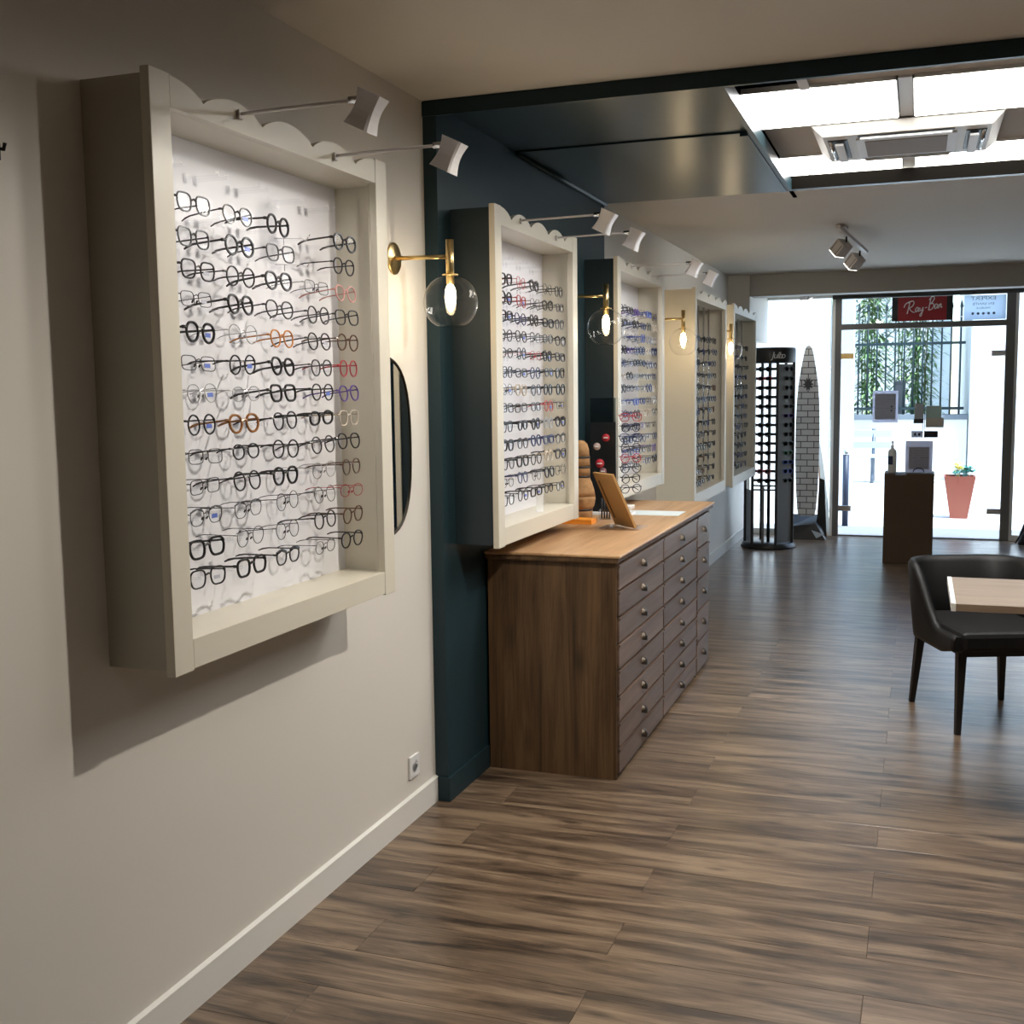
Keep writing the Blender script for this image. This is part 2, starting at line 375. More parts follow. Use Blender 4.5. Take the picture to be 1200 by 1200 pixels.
# LED panels
LEDM = emis('led_diffuser', (1.0, .985, .955), LED)
LFR = mat('led_frame', (.8, .8, .8), .4)
led = None
for i, (x0, x1) in enumerate(((1.008, 1.597), (1.65, 2.247), (2.30, 2.897))):
    for y0, y1 in ((4.410, 5.018), (5.682, 6.325)):
        e = thing('led_panel', 'lit ceiling panel, %s from the blue cabinet wall, %s side of air conditioner' % (ORD[i], 'entrance' if y0 > 5 else 'mirror'), 'ceiling light', ((x0+x1)/2, (y0+y1)/2, ZL), 0, 'lit ceiling panels')
        hx, hy = (x1-x0)/2, (y1-y0)/2
        MB().box((-hx+.006, -hy+.006, -.002), (hx-.006, hy-.006, .008)).build('diffuser', LEDM, e)
        MB().box((-hx+.001, -hy+.001, .009), (hx-.001, hy-.001, .021)).build('back_plate', LFR, e)
        MB().box((-hx, -hy, 0), (-hx+.006, hy, .02)).box((hx-.006, -hy, 0), (hx, hy, .02)).box((-hx, -hy, 0), (hx, -hy+.006, .02)).box((-hx, hy-.006, 0), (hx, hy, .02)).build('frame', LFR, e)
# air conditioner cassette between the lit rows
ac = thing('air_conditioner', 'white ceiling air conditioner cassette between the lit panels', 'air conditioner', (1.62, 5.35, 2.60))
b = MB(); t, q = (.375, .318), (.33, .28)
b.add([(-t[0], -t[1], .03), (t[0], -t[1], .03), (t[0], t[1], .03), (-t[0], t[1], .03), (-q[0], -q[1], -.012), (q[0], -q[1], -.012), (q[0], q[1], -.012), (-q[0], q[1], -.012)],
      [(0, 1, 5, 4), (1, 2, 6, 5), (2, 3, 7, 6), (3, 0, 4, 7), (4, 5, 6, 7), (0, 3, 2, 1)])
b.build('body', mat('aircon_white', (.74, .72, .67), .4), ac)
MB().box((-.20, -.20, -.020), (.20, .20, -.012)).build('intake_frame', WHITEP, ac)
MB().box((-.165, -.165, -.023), (.165, .165, -.019)).build('intake_grille', mat('aircon_grille', (.33, .30, .27), .6), ac)
for s_ in (-1, 1):
    MB().box((s_*.235, -.20, -.0155), (s_*.315, .20, -.0115)).build('outlet_slot', BLACK, ac)
    f_ = MB().box((s_*.250, -.19, -.034), (s_*.285, .19, -.026)).build('flap', WHITEP, ac)
    MB().tube([(s_*.303, -.19, -.016), (s_*.303, .19, -.016)], .009, 8).build('flap', CHROME, ac)
    MB().box((-.19, s_*.225, -.0155), (.19, s_*.262, -.0115)).build('outlet_slot', BLACK, ac)
    MB().box((-.18, s_*.228, -.026), (.18, s_*.25, -.018)).build('flap', WHITEP, ac)

# ------------------------------------------------------------------ shop front: frame, glass doors, side windows
FX0, FX1 = .88, 2.54
DMET = mat('dark_bronze_frame', (.16, .155, .145), .45, .4)
BLIND = mat('dark_blind', (.035, .033, .03), .6)
fr = struct('door_frame', MB().box((FX0, YF-.03, 0), (FX0+.06, YF+.05, 2.46)).box((FX1-.055, YF-.03, 0), (FX1+.025, YF+.05, 2.46)), DMET, label='grey metal frame of the glass entrance doors')
MB().box((FX0+.06, YF-.025, 2.115), (FX1-.055, YF+.045, 2.172)).build('transom_bar', DMET, fr)
MB().box((FX0-.03, YF-.05, 2.425), (FX1+.09, YF+.04, 2.50)).build('head_bar', BLIND, fr)
MB().box((FX0+.06, YF+.0, .0), (FX1-.055, YF+.05, .012)).build('threshold', DMET, fr)
MB().box((FX0+.06, YF+.008, 2.172), (FX1-.055, YF+.016, 2.425)).build('transom_pane', GLASS, fr)
DMID = 1.752
for nm, x0, x1, hx in (('door_1', FX0+.066, DMID-.004, FX0+.06), ('door_2', DMID+.004, FX1-.060, FX1-.055)):
    dz = struct(nm, MB().box((x0, YF+.005, .012), (x1, YF+.015, 2.112)), GLASS, label='clear glass leaf of the entrance door')
    MB().box((x0 if nm == 'door_2' else x1-.006, YF+.003, .012), (x0+.006 if nm == 'door_2' else x1, YF+.017, 2.112)).build('edge_seal', mat('green_glass_edge', (.28, .36, .35), .2), dz)
    s_ = 1 if nm == 'door_1' else -1
    for z in (.29, 1.85):
        h = MB().cbox((hx-.005*s_, YF-.012, z-.028), (hx+.125*s_, YF+.030, z+.028) if s_ > 0 else (hx-.005*s_, YF+.030, z+.028), .003) if s_ > 0 else MB().cbox((hx-.125, YF-.012, z-.028), (hx+.005, YF+.030, z+.028), .003)
        h.build('hinge', BRASS if (s_ > 0 and z > 1) else CHROME, dz)
    lx = (DMID-.116, DMID-.006) if s_ > 0 else (DMID+.006, DMID+.136)
    MB().cbox((lx[0], YF-.016, 1.022), (lx[1], YF+.034, 1.088), .003).build('lock_case', CHROME if s_ > 0 else BLACKM, dz)
    if s_ > 0:
        for dx in (.035, .075):
            MB().tube([(lx[0]+dx, YF-.024, 1.055), (lx[0]+dx, YF-.014, 1.055)], .013, 12).build('lock_cylinder', BLACKM, dz)
# windows on both sides of the door
for i, (x0, x1) in enumerate(((.0, FX0), (FX1+.025, 3.30))):
    wn = struct('window_%d' % (i+1), MB().box((x0+.03, YF+.01, .06), (x1-.03, YF+.018, 2.44)), GLASS)
    MB().box((x0, YF-.02, 0), (x1, YF+.045, .06)).box((x0, YF-.02, 2.44), (x1, YF+.045, 2.58)).box((x0, YF-.02, .06), (x0+.03, YF+.045, 2.44)).box((x1-.03, YF-.02, .06), (x1, YF+.045, 2.44)).build('window_frame', BASEB, wn)
struct('wall_front', MB().box((FX0, YF-.02, 2.50), (FX1+.025, YF+.06, 2.9)), WALL)
struct('wall_front_blue', MB().box((3.30, YF-.02, -.05), (RX, YF+.06, 2.9)), BLUER, label='petrol blue end wall beside the shop window')

# sign and chart in the transom
sg = thing('shop_sign', 'red sign with white script lettering between black ends above the doors', 'sign', (1.709, YF-.012, 2.185))
RED = mat('sign_red', (.36, .012, .016), .4)
MB().box((-.285, -.006, 0), (.285, .010, .236)).build('backing', BLACK, sg)
MB().box((-.228, -.010, .002), (.228, -.005, .234)).build('red_face', RED, sg)
SCRIPT = [   # hand-written strokes of the sign, one list of points for each pen stroke
    [(0, .22), (.03, .29), (.10, .33), (.19, .345)], [(.145, .335), (.125, .20), (.095, .05)], [(.10, .31), (.20, .35), (.255, .30), (.22, .22), (.13, .18)], [(.14, .18), (.20, .10), (.29, .05)],
    [(.38, .15), (.34, .17), (.305, .12), (.32, .06), (.36, .08), (.39, .15), (.385, .07), (.42, .06)], [(.42, .15), (.43, .08), (.47, .08), (.50, .15), (.49, .05), (.46, -.06), (.43, -.03), (.52, .08)],
    [(.55, .12), (.61, .13)], [(.69, .34), (.67, .20), (.65, .05)], [(.64, .30), (.72, .37), (.78, .33), (.74, .24), (.68, .20), (.75, .20), (.78, .13), (.73, .06), (.65, .05)],
    [(.87, .15), (.83, .17), (.80, .12), (.815, .06), (.855, .08), (.88, .15), (.875, .07), (.90, .065)], [(.915, .15), (.91, .06), (.93, .13), (.96, .15), (.965, .07), (1.0, .07)]]
def spline(p, k=5):
    out = []
    for i in range(len(p)-1):
        a, b_, c_, d_ = p[max(0, i-1)], p[i], p[i+1], p[min(len(p)-1, i+2)]
        for q in range(k):
            t = q/k; out.append(tuple(.5*(2*b_[j]+(c_[j]-a[j])*t+(2*a[j]-5*b_[j]+4*c_[j]-d_[j])*t*t+(3*b_[j]-a[j]-3*c_[j]+d_[j])*t**3) for j in (0, 1)))
    return out+[p[-1]]
b = MB()
for st_ in SCRIPT:
    b.tube([(-.175+.36*x+.02*z, -.0115, .045+.40*z+.055*x) for x, z in spline(st_)], .0052, 5)
b.build('lettering', mat('sign_white', (.85, .80, .80), .5), sg)
ch = thing('eye_chart', 'translucent sheet with rows of mirrored letters in the window above the door', 'chart', (2.262, YF-.012, 2.178))
MB().box((-.165, 0, 0), (.215, .004, .236)).build('sheet', cloth('chart_sheet', (.72, .80, .88), .7), ch)
INK = mat('grey_ink', (.16, .20, .26), .6)
for s_, z, sz in (('EXPERT', .205, .050), ('EN SANTE', .152, .032), ('VISUELLE', .112, .024)):
    text('letter_row', s_, sz, INK, ch, Matrix.Translation((.01, -.002, z)) @ FACE_NEG_Y @ Matrix.Diagonal((1.35, 1, 1, 1)), mirror=True, ext=.0003)
for i in range(5):
    MB().lathe([(.013, -.002), (.013, .002)], n=10).xf(Matrix.Translation((-.085+.048*i, -.001, .06)) @ Matrix.Rotation(R(90), 4, 'X')).build('round_mark', INK, ch)

# things stuck on the door glass
def notice(name, label, x0, x1, z0, z1, border, print_, y=YF-.004):
    e = thing(name, label, 'notice', ((x0+x1)/2, y, z0))
    hx = (x1-x0)/2; h = z1-z0
    MB().box((-hx, 0, 0), (hx, .004, h)).build('sheet', border, e)
    MB().box((-hx+.022, -.0015, .03), (hx-.022, .0, h-.03)).build('printed_area', print_, e)
    return e
LIL = cloth('lilac_white_sheet', (.74, .74, .82), .5)
e = notice('door_notice', 'pale printed notice in a clear holder on the door glass', 1.258, 1.503, 1.175, 1.495, LIL, printed('door_notice_print', (.76, .76, .85), (.56, .56, .66), .17, .022))
for z in (.15, .19): MB().lathe([(.010, -.002), (.010, .0)], n=8).xf(Matrix.Translation((.06, -.003, z-.03)) @ Matrix.Rotation(R(90), 4, 'X')).build('dot', INK, e)
e = thing('door_sticker', 'grey and black upright sticker on the door glass beside the lock', 'sticker', (1.70, YF-.002, 1.165))
MB().box((-.045, 0, 0), (.045, .004, .045)).build('black_foot', BLACK, e); MB().box((-.038, 0, .045), (.045, .004, .20)).build('grey_field', mat('sticker_grey', (.35, .36, .36), .5), e)
e = thing('opening_hours_card', 'beige card with a pale green top taped to the door glass', 'card', (1.855, YF-.002, 1.125))
MB().box((-.085, 0, 0), (.085, .012, .095)).build('beige_strip', mat('beige_card', (.52, .47, .38), .6), e); MB().box((-.085, .002, .095), (.06, .006, .215)).build('green_field', mat('pale_green_card', (.40, .52, .46), .6), e)

# ------------------------------------------------------------------ outside
CONC = mat('pale_paving', (.62, .60, .56), .8, noise=(1.5, .08))
RENDER_W = mat('white_render', (.80, .79, .76), .8, noise=(2, .04))
struct('ground_outside', MB().box((-12, YF+.03, -.12), (16, 40, -.015)), CONC, label='pale paved courtyard outside the door')
struct('wall_garden', MB().box((-9, 20.0, -.1), (2.45, 20.3, .98)), RENDER_W, label='low white garden wall under the railings')
tag(MB().box((-9, 19.94, .98), (2.45, 20.36, 1.06)).build('wall_coping', mat('slate_coping', (.16, .18, .20), .7)), 'slate grey coping on the low garden wall', kind='structure')
struct('wall_house', MB().box((2.47, 19.6, -.1), (14, 26, 4.6)), RENDER_W, label='tall white house wall beyond the courtyard')
struct('wall_yard_left', MB().box((-4.0, 14.5, -.1), (.66, 14.8, 3.6)), RENDER_W, label='white yard wall')
struct('wall_house_far', MB().box((-9, 25.5, -.1), (2.3, 27, 6.5)), mat('pale_blue_render', (.80, .84, .86), .8), label='pale house behind the bamboo')
struct('trim_1', MB().box((.76, 14.5, -.02), (.94, 14.8, 3.6)), mat('pale_post', (.55, .63, .70), .6), label='pale post standing outside the door')
# roof slab of the shop
struct('roof_slab', MB().box((-.5, YB-.3, 2.9), (RX+.5, YF+.25, 3.1)), RENDER_W, label='flat roof over the shop')
# railings
FM = mat('dark_green_iron', (.015, .03, .032), .5, .3)
rl = thing('railing', 'dark iron railing with upright bars on the garden wall', 'railing', (0, 20.15, 1.06))
for z in (.10, 1.17): MB().box((-3.2, -.02, z-.022), (2.4, .02, z+.022)).build('rail', FM, rl)
bar = MB().tube([(0, 0, 0), (0, 0, 1.72)], .016, 6).lathe([(.013, 1.72), (.028, 1.76), (0, 1.86)], n=6).mesh('bar', FM)
for i in range(36):
    o = link('bar', bar, rl); o.location = (-2.75+.145*i, 0, 0)
# bamboo behind the railings
LEAFS = [mat('bamboo_leaf_a', (.24, .36, .13), .5), mat('bamboo_leaf_b', (.14, .26, .10), .5), mat('bamboo_leaf_c', (.36, .44, .20), .5)]
STEM = mat('bamboo_stem', (.16, .20, .08), .5)
rnd = random.Random(3)
BAMB = ['clump of fine-leaved bamboo beside the white house wall', 'second clump of bamboo from the white house wall', 'third clump of bamboo from the white house wall', 'fourth clump of bamboo from the white house wall', 'fifth clump of bamboo from the white house wall', 'sixth clump of bamboo from the white house wall']
for i in range(6):
    cxp = 1.60-.72*i; t = thing('bamboo', BAMB[i], 'bamboo', (cxp, 21.9+rnd.uniform(-.05, .15), 0), 0, 'bamboo behind the railings')
    st = MB(); lf = MB()
    for k in range(9):
        bx, by = rnd.uniform(-.22, .22), rnd.uniform(-.25, .25); tx, ty = bx+rnd.uniform(-.14, .14), by+rnd.uniform(-.3, .2); hh = rnd.uniform(3.2, 4.4)
        st.tube([(bx, by, -.05), ((bx+tx)/2-.03, (by+ty)/2, hh*.5), (tx, ty, hh)], [.016, .013, .005], 5)
        for q in range(420):
            u = rnd.uniform(.15, 1.0); p = Vector((bx+(tx-bx)*u, by+(ty-by)*u, hh*u))
            a = rnd.uniform(0, 2*pi); ln = rnd.uniform(.12, .24); r0 = rnd.uniform(.02, .36)
            d = Vector((cos(a), sin(a), rnd.uniform(-.9, .3))).normalized(); p = p+Vector((cos(a), sin(a), 0))*r0
            sd = d.cross(Vector((0, 0, 1))).normalized()*.020
            lf.cm = rnd.choice((0, 0, 1, 1, 2)); lf.add([p, p+d*ln*.4+sd, p+d*ln, p+d*ln*.4-sd], [(0, 1, 2, 3)])
    st.build('stems', STEM, t)['kind'] = 'stuff'; lf.build('leaves', LEAFS, t)['kind'] = 'stuff'
# bench
be = thing('bench', 'white slatted bench with a dark iron leg against the garden wall', 'bench', (.2, 19.35, -.015))
SLW = mat('shaded_white_slat', (.36, .45, .50), .6); IRON = mat('cast_iron', (.10, .12, .15), .5, .5)  # white slats toned blue-grey, their bluish shade put into the colour
for y, z in ((-.20, .43), (-.08, .43), (.04, .43)): MB().box((-1.5, y-.05, z-.02), (1.1, y+.05, z+.02)).build('seat_slat', SLW, be)
for y, z in ((.14, .60), (.18, .78)): MB().box((-1.5, y-.015, z-.055), (1.1, y+.015, z+.055)).build('back_slat', SLW, be)
for x in (-1.2, .82):
    b = MB().tube([(x, -.27, 0), (x, -.15, .14), (x, -.12, .28), (x, -.22, .40)], .028, 6).tube([(x, .25, 0), (x, .12, .14), (x, .08, .28), (x, .14, .40), (x, .20, .86)], .028, 6)
    b.tube([(x, -.24, .40), (x, .14, .40)], .022, 6).tube([(x, -.13, .12), (x, .11, .12)], .018, 6); b.build('leg', IRON, be)
# planter with artificial flowers
pl = thing('planter', 'tall tapered orange planter outside the glass door', 'planter', (2.172, 14.30, -.015))
b = MB(); h, q, t = .50, .095, .172
for r0, z0, r1, z1 in ((q, 0, t, h),):
    b.add([(-q, -q, 0), (q, -q, 0), (q, q, 0), (-q, q, 0), (-t, -t, h), (t, -t, h), (t, t, h), (-t, t, h), (-t+.018, -t+.018, h), (t-.018, -t+.018, h), (t-.018, t-.018, h), (-t+.018, t-.018, h), (-t+.02, -t+.02, h-.05), (t-.02, -t+.02, h-.05), (t-.02, t-.02, h-.05), (-t+.02, t-.02, h-.05)],
          [(3, 2, 1, 0), (0, 1, 5, 4), (1, 2, 6, 5), (2, 3, 7, 6), (3, 0, 4, 7), (4, 5, 9, 8), (5, 6, 10, 9), (6, 7, 11, 10), (7, 4, 8, 11), (8, 9, 13, 12), (9, 10, 14, 13), (10, 11, 15, 14), (11, 8, 12, 15)])
b.build('pot', mat('orange_terracotta', (.24, .056, .032), .5), pl)
MB().box((-.152, -.152, .44), (.152, .152, .455)).build('soil', mat('soil', (.05, .035, .025), .9), pl)
FY, FT = mat('yellow_petals', (.80, .68, .22), .6), mat('turquoise_leaves', (.12, .42, .38), .6)
rnd = random.Random(5)
for i in range(16):
    a = rnd.uniform(0, 2*pi); rr = rnd.uniform(.02, .13); x, y = rr*cos(a)+(.02), rr*sin(a); z = .52+rnd.uniform(.0, .07)
    yel = x < .02 and i % 2 == 0
    b = MB().tube([(x*.6, y*.6, .45), (x, y, z)], .004, 5)
    for k in range(9):
        a2 = 2*pi*k/9+i; d = Vector((cos(a2), sin(a2), .55 if k % 2 else .1)).normalized(); sd = Vector((-sin(a2), cos(a2), 0))*.014
        p = Vector((x, y, z+(.05 if yel else 0))); b.add([p, p+d*.04+sd*1.5, p+d*.078, p+d*.04-sd*1.5], [(0, 1, 2, 3)])
    b.build('flower' if yel else 'leaf_rosette', FY if yel else FT, pl)
e = thing('notice_board', 'white outdoor board on two short feet before the garden wall', 'board', (2.03, 19.3, -.015))
MB().box((-.26, -.02, .14), (.20, .02, .86)).build('panel', mat('board_white', (.80, .82, .82), .6), e)
for x in (-.16, .12): MB().box((x-.02, -.06, 0), (x+.02, .06, .15)).build('foot', IRON, e)
e = thing('bollard', 'dark slim post standing on the paving outside the door', 'bollard', (.95, 13.2, -.015))
MB().tube([(0, 0, 0), (0, 0, .80)], .035, 12).build('post', mat('navy_metal', (.02, .03, .06), .5), e); MB().lathe([(.037, .80), (.037, .83), (.02, .855), (0, .86)], n=12).build('cap', CHROME, e)
e = thing('storage_locker', 'dark upright locker standing behind the iron railing', 'locker', (1.39, 20.75, 0))
MB().cbox((-.10, -.2, 0), (.09, .2, 1.62), .01).build('body', mat('dark_locker', (.03, .035, .04), .5), e); MB().box((-.09, -.206, 1.0), (.08, -.2, 1.55)).build('door', mat('dark_locker_door', (.05, .055, .06), .45), e)

# ------------------------------------------------------------------ eyeglasses
def outline(kind, n=22):
    pts = []
    W, H = {'round': (.0235, .0225), 'panto': (.0245, .0215), 'rectangular': (.0265, .0165), 'square': (.0265, .0205), 'oval': (.0255, .0175), 'browline': (.0260, .0195)}[kind]
    for i in range(n):
        a = 2*pi*i/n; c, s_ = cos(a), sin(a)
        e = {'round': 1.0, 'panto': .88, 'rectangular': .55, 'square': .62, 'oval': .95, 'browline': .72}[kind]
        y = W*math.copysign(abs(c)**e, c); z = H*math.copysign(abs(s_)**e, s_)
        if kind in ('panto', 'browline', 'square') and z < 0: y *= 1-.16*(-z/H)
        pts.append((y, z))
    return pts
TM = {}
def glasses_meshes(kind, thick, sun=False, folded=False):
    key = (kind, thick, sun, folded)
    if key in TM: return TM[key]
    rr = {'thin': .0011, 'medium': .0022, 'thick': .0033}[thick]
    o = outline(kind); W = max(p[0] for p in o); cy = W+.0095
    f = MB()
    for s_ in (-1, 1):
        f.tube([(-.0008*abs(y*s_+cy)*8, s_*cy+y*s_, z) for y, z in o], rr, 5, closed=True)
        # end piece to the hinge
        f.tube([(0, s_*(cy+W*.92), .009), (-.003, s_*(cy+W+.004), .010), (-.008, s_*(cy+W+.0045), .010)], rr*1.25, 5)
    zb = .006
    f.tube([(0, -(cy-W)-.001, zb), (.002, 0, zb+.004), (0, (cy-W)+.001, zb)], rr*1.15, 5)
    if kind == 'browline':
        for s_ in (-1, 1): f.tube([(.0005, s_*(cy-W*.8), .013), (.0005, s_*cy, .0195), (0, s_*(cy+W*.95), .013)], rr*1.9, 5)
    if thick == 'thin':
        for s_ in (-1, 1): f.tube([(-.003, s_*.010, -.002), (-.007, s_*.0085, -.008)], .0022, 5)
    fm = f.mesh('front_frame', BLACK)
    lm = []
    for s_ in (-1, 1):
        pts = [(-.0008*abs(y*s_+cy)*8, s_*cy+y*s_*.98, z*.98) for y, z in o]
        lm.append(MB().add(pts, [tuple(range(len(pts)))]).mesh('lens', SUNLENS if sun else LENS))
    tm = []
    hw = {'thin': .0010, 'medium': .0018, 'thick': .0026}[thick]
    for s_ in (-1, 1):
        y = s_*(cy+W+.0045)
        if folded: tm.append(MB().tube([(-.009-.005*(s_ > 0), y-s_*.002, .010), (-.013-.005*(s_ > 0), y*.5, .009), (-.012-.005*(s_ > 0), -y*.45, .004), (-.010-.005*(s_ > 0), -y*.8, -.010)], [hw, hw*1.2, hw*1.3, hw], 5, sx=.6).mesh('temple', BLACK))
        else: tm.append(MB().tube([(-.008, y, .010), (-.060, y-s_*.001, .0095), (-.092, y-s_*.003, .0088), (-.108, y-s_*.005, .006), (-.120, y-s_*.006, .001)], [hw, hw*1.05, hw*1.1, hw*1.3, hw*.9], 5, sx=.6).mesh('temple', BLACK))
    TM[key] = (fm, lm, tm); return TM[key]
STICK = MB().box((-.0022, -.011, -.005), (-.0012, .011, .005)).mesh('price_sticker', mat('blue_sticker', (.13, .20, .62), .5))
STICKW = MB().box((-.0022, -.011, -.004), (-.0012, .011, .004)).mesh('price_sticker', mat('grey_sticker', (.55, .56, .64), .5))
FRAMEC = {'black': (.010, .010, .011), 'charcoal': (.045, .045, .05), 'silver': (.42, .42, .43), 'brown': (.10, .045, .02), 'tortoiseshell': (.28, .11, .02), 'gold': (.50, .36, .16), 'navy': (.015, .025, .10), 'red': (.42, .03, .04), 'pink': (.58, .27, .24), 'purple': (.10, .05, .28), 'blue': (.05, .10, .45), 'orange': (.55, .20, .03), 'beige': (.52, .44, .34), 'copper': (.40, .16, .08), 'green': (.05, .16, .09)}
def fmat(c): return mat('frame_'+c, FRAMEC[c], .28, .7 if c in ('silver', 'gold', 'copper') else 0)
def eyeglasses(kind, thick, colour, loc, rot, label, group, sticker=0, sun=False, tcol=None, folded=False):
    nm = 'sunglasses' if sun else 'eyeglasses'
    e = D.objects.new(nm, None); col.objects.link(e); e.empty_display_size = .02
    tag(e, label, nm, group); e.location = loc; e.rotation_euler = rot
    fm, lm, tm = glasses_meshes(kind, thick, sun, folded or sun)
    def put(name, me, m):
        o = link(name, me, e)
        if m: o.material_slots[0].link = 'OBJECT'; o.material_slots[0].material = m
        return o
    put('front_frame', fm, fmat(colour))
    for l in lm: put('lens', l, None)
    for t in tm: put('temple', t, fmat(tcol or colour))
    if sticker:
        o = put('price_sticker', STICK if sticker == 1 else STICKW, None); o.location = (0, .034, -.004)
    return e
KINDS = ['round', 'panto', 'rectangular', 'square', 'oval', 'browline']

# ------------------------------------------------------------------ display cases
def crown(x0, x1, y0, y1, zb, zt, amp, bumps=4):
    """scalloped top rail: round humps with valleys between"""
    pts = [(y0, zb)]; n = 72
    for i in range(n+1):
        u = i/n; s_ = abs(cos(pi*u*bumps))
        pts.append((y0+(y1-y0)*u, zt-amp+amp*(s_**.75)))
    pts.append((y1, zb))
    m = MB(); k = len(pts)
    for i in range(1, k-2):      # quads down to the rail's lower edge
        a, b_ = pts[i], pts[i+1]
        m.add([(x0, a[0], zb), (x1, a[0], zb), (x1, b_[0], zb), (x0, b_[0], zb), (x0, a[0], a[1]), (x1, a[0], a[1]), (x1, b_[0], b_[1]), (x0, b_[0], b_[1])],
              [(3, 2, 1, 0), (4, 5, 6, 7), (1, 2, 6, 5), (3, 0, 4, 7)])
    m.add([(x0, y0, zb), (x1, y0, zb), (x1, y0, zt), (x0, y0, zt), (x0, y1, zb), (x1, y1, zb), (x1, y1, zt), (x0, y1, zt)], [(0, 1, 2, 3), (4, 5, 6, 7)])
    return m
def display_case(label, xw, xf, y0, y1, z0, z1, side, zop=(.07, .07), st=(.07, .07), lip=.012):
    t = thing('display_case', label, 'display case', (xw, (y0+y1)/2, z0), 0, 'wall display cases')
    ox, oy, oz = xw, (y0+y1)/2, z0
    def B(n_, m, a, b_, ch=0):
        a = (a[0]-ox, a[1]-oy, a[2]-oz); b_ = (b_[0]-ox, b_[1]-oy, b_[2]-oz)
        mb = MB().cbox(a, b_, ch) if ch else MB().box(a, b_)
        return mb.build(n_, m, t)
    xb = xf-.023
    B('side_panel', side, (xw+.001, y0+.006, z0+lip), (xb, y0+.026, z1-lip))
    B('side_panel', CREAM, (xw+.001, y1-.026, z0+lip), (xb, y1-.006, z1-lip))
    B('back_panel', PANEL, (xw+.002, y0+.026, z0+lip), (xw+.020, y1-.026, z1-lip-.02))
    B('bottom_panel', CREAM, (xw+.002, y0+.026, z0+lip), (xb, y1-.026, z0+zop[0]))
    B('top_panel', CREAM, (xw+.002, y0+.026, z1-zop[1]), (xb, y1-.026, z1-zop[1]+.018))
    B('stile', CREAM, (xb, y0, z0), (xf, y0+st[0], z1), .0018)
    B('stile', CREAM, (xb, y1-st[1], z0), (xf, y1, z1), .0018)
    B('bottom_rail', CREAM, (xb, y0+st[0]+.0015, z0+.004), (xf-.001, y1-st[1]-.0015, z0+zop[0]+.002), .0015)
    c = crown(xb+.001-ox, xf-.001-ox, y0+st[0]+.0015-oy, y1-st[1]-.0015-oy, z1-zop[1]-oz, z1-.003-oz, .034); c.build('crown', CREAM, t)
    # inner filler strips beside the stiles
    B('inner_strip', CREAM, (xb-.004, y1-st[1]-.001, z0+zop[0]), (xb-.0005, y1-.026, z1-zop[1]))
    return t
def pegs(case, xb, cols, rows, dy=.019, xl=.095):
    ox, oy, oz = case.location; m = MB()
    for y in cols:
        for z in rows:
            for s_ in (-1, 1):
                m.box((xb-ox, y+s_*dy-.0028-oy, z-.012-oz), (xb+xl-ox, y+s_*dy+.0028-oy, z-.0065-oz))
                m.box((xb+xl-.006-ox, y+s_*dy-.0028-oy, z-.0065-oz), (xb+xl-ox, y+s_*dy+.0028-oy, z+.002-oz))
                m.box((xb-ox, y+s_*dy-.009-oy, z-.020-oz), (xb+.003-ox, y+s_*dy+.009-oy, z+.002-oz))
    o = m.build('clear_pegs', CLEAR, case); o['kind'] = 'stuff'; return o
def case_lamp(x, y, z, ln, label, tilt=.45):
    """slim arm lamp leaning out over a case, shade turned back to the frames"""
    e = thing('case_lamp', label, 'lamp', (x, y, z), 0, 'arm lamps on the display cases')
    MB().tube([(.004, 0, 0), (ln*.5, 0, .002), (ln, 0, .004)], .0042, 8).build('arm', LAMPW, e)
    MB().cbox((.0005, -.009, -.012), (.008, .009, .009), .002).build('bracket', LAMPW, e)
    MB().tube([(ln-.04, 0, .004), (ln+.004, 0, .004)], .0085, 8).tube([(ln, 0, .004), (ln+.012, 0, -.004)], .006, 8).build('joint', CHROME, e)
    # shade: square cup with waisted sides
    hd = MB(); n = 7
    for i in range(n):
        u = i/(n-1); r_ = .030-.0065*sin(pi*u)+.002*u
        zz = .0-.082*u
        hd.v += [(c*r_, s_*r_, zz) for c, s_ in ((-1, -.82), (-.82, -1), (.82, -1), (1, -.82), (1, .82), (.82, 1), (-.82, 1), (-1, .82))]
    for i in range(n-1):
        for j in range(8): hd.f.append((i*8+j, i*8+(j+1) % 8, (i+1)*8+(j+1) % 8, (i+1)*8+j)); hd.m.append(0); hd.sm.append(False)
    hd.f.append(tuple(range(8))[::-1]); hd.m.append(0); hd.sm.append(False)
    M = Matrix.Translation((ln+.022, 0, .012)) @ Matrix.Rotation(tilt, 4, 'Y')
    hd.xf(M); o = hd.build('shade', LAMPW, e)
    MB().lathe([(.021, -.070), (.021, -.073)], n=14).xf(M).build('bulb', emis('case_bulb_glow', (1, .9, .75), 6.0) if 'case_bulb_glow' not in MATS else MATS['case_bulb_glow'], o)
    l = D.lights.new('case_lamp_light', 'SPOT'); l.energy = CASE_W; l.spot_size = R(150); l.spot_blend = .5; l.shadow_soft_size = .025; l.color = (1, .94, .86)
    lo = D.objects.new('case_lamp_light', l); col.objects.link(lo); lo.parent = e
    lo.matrix_local = M @ Matrix.Translation((0, 0, -.086))
    return e

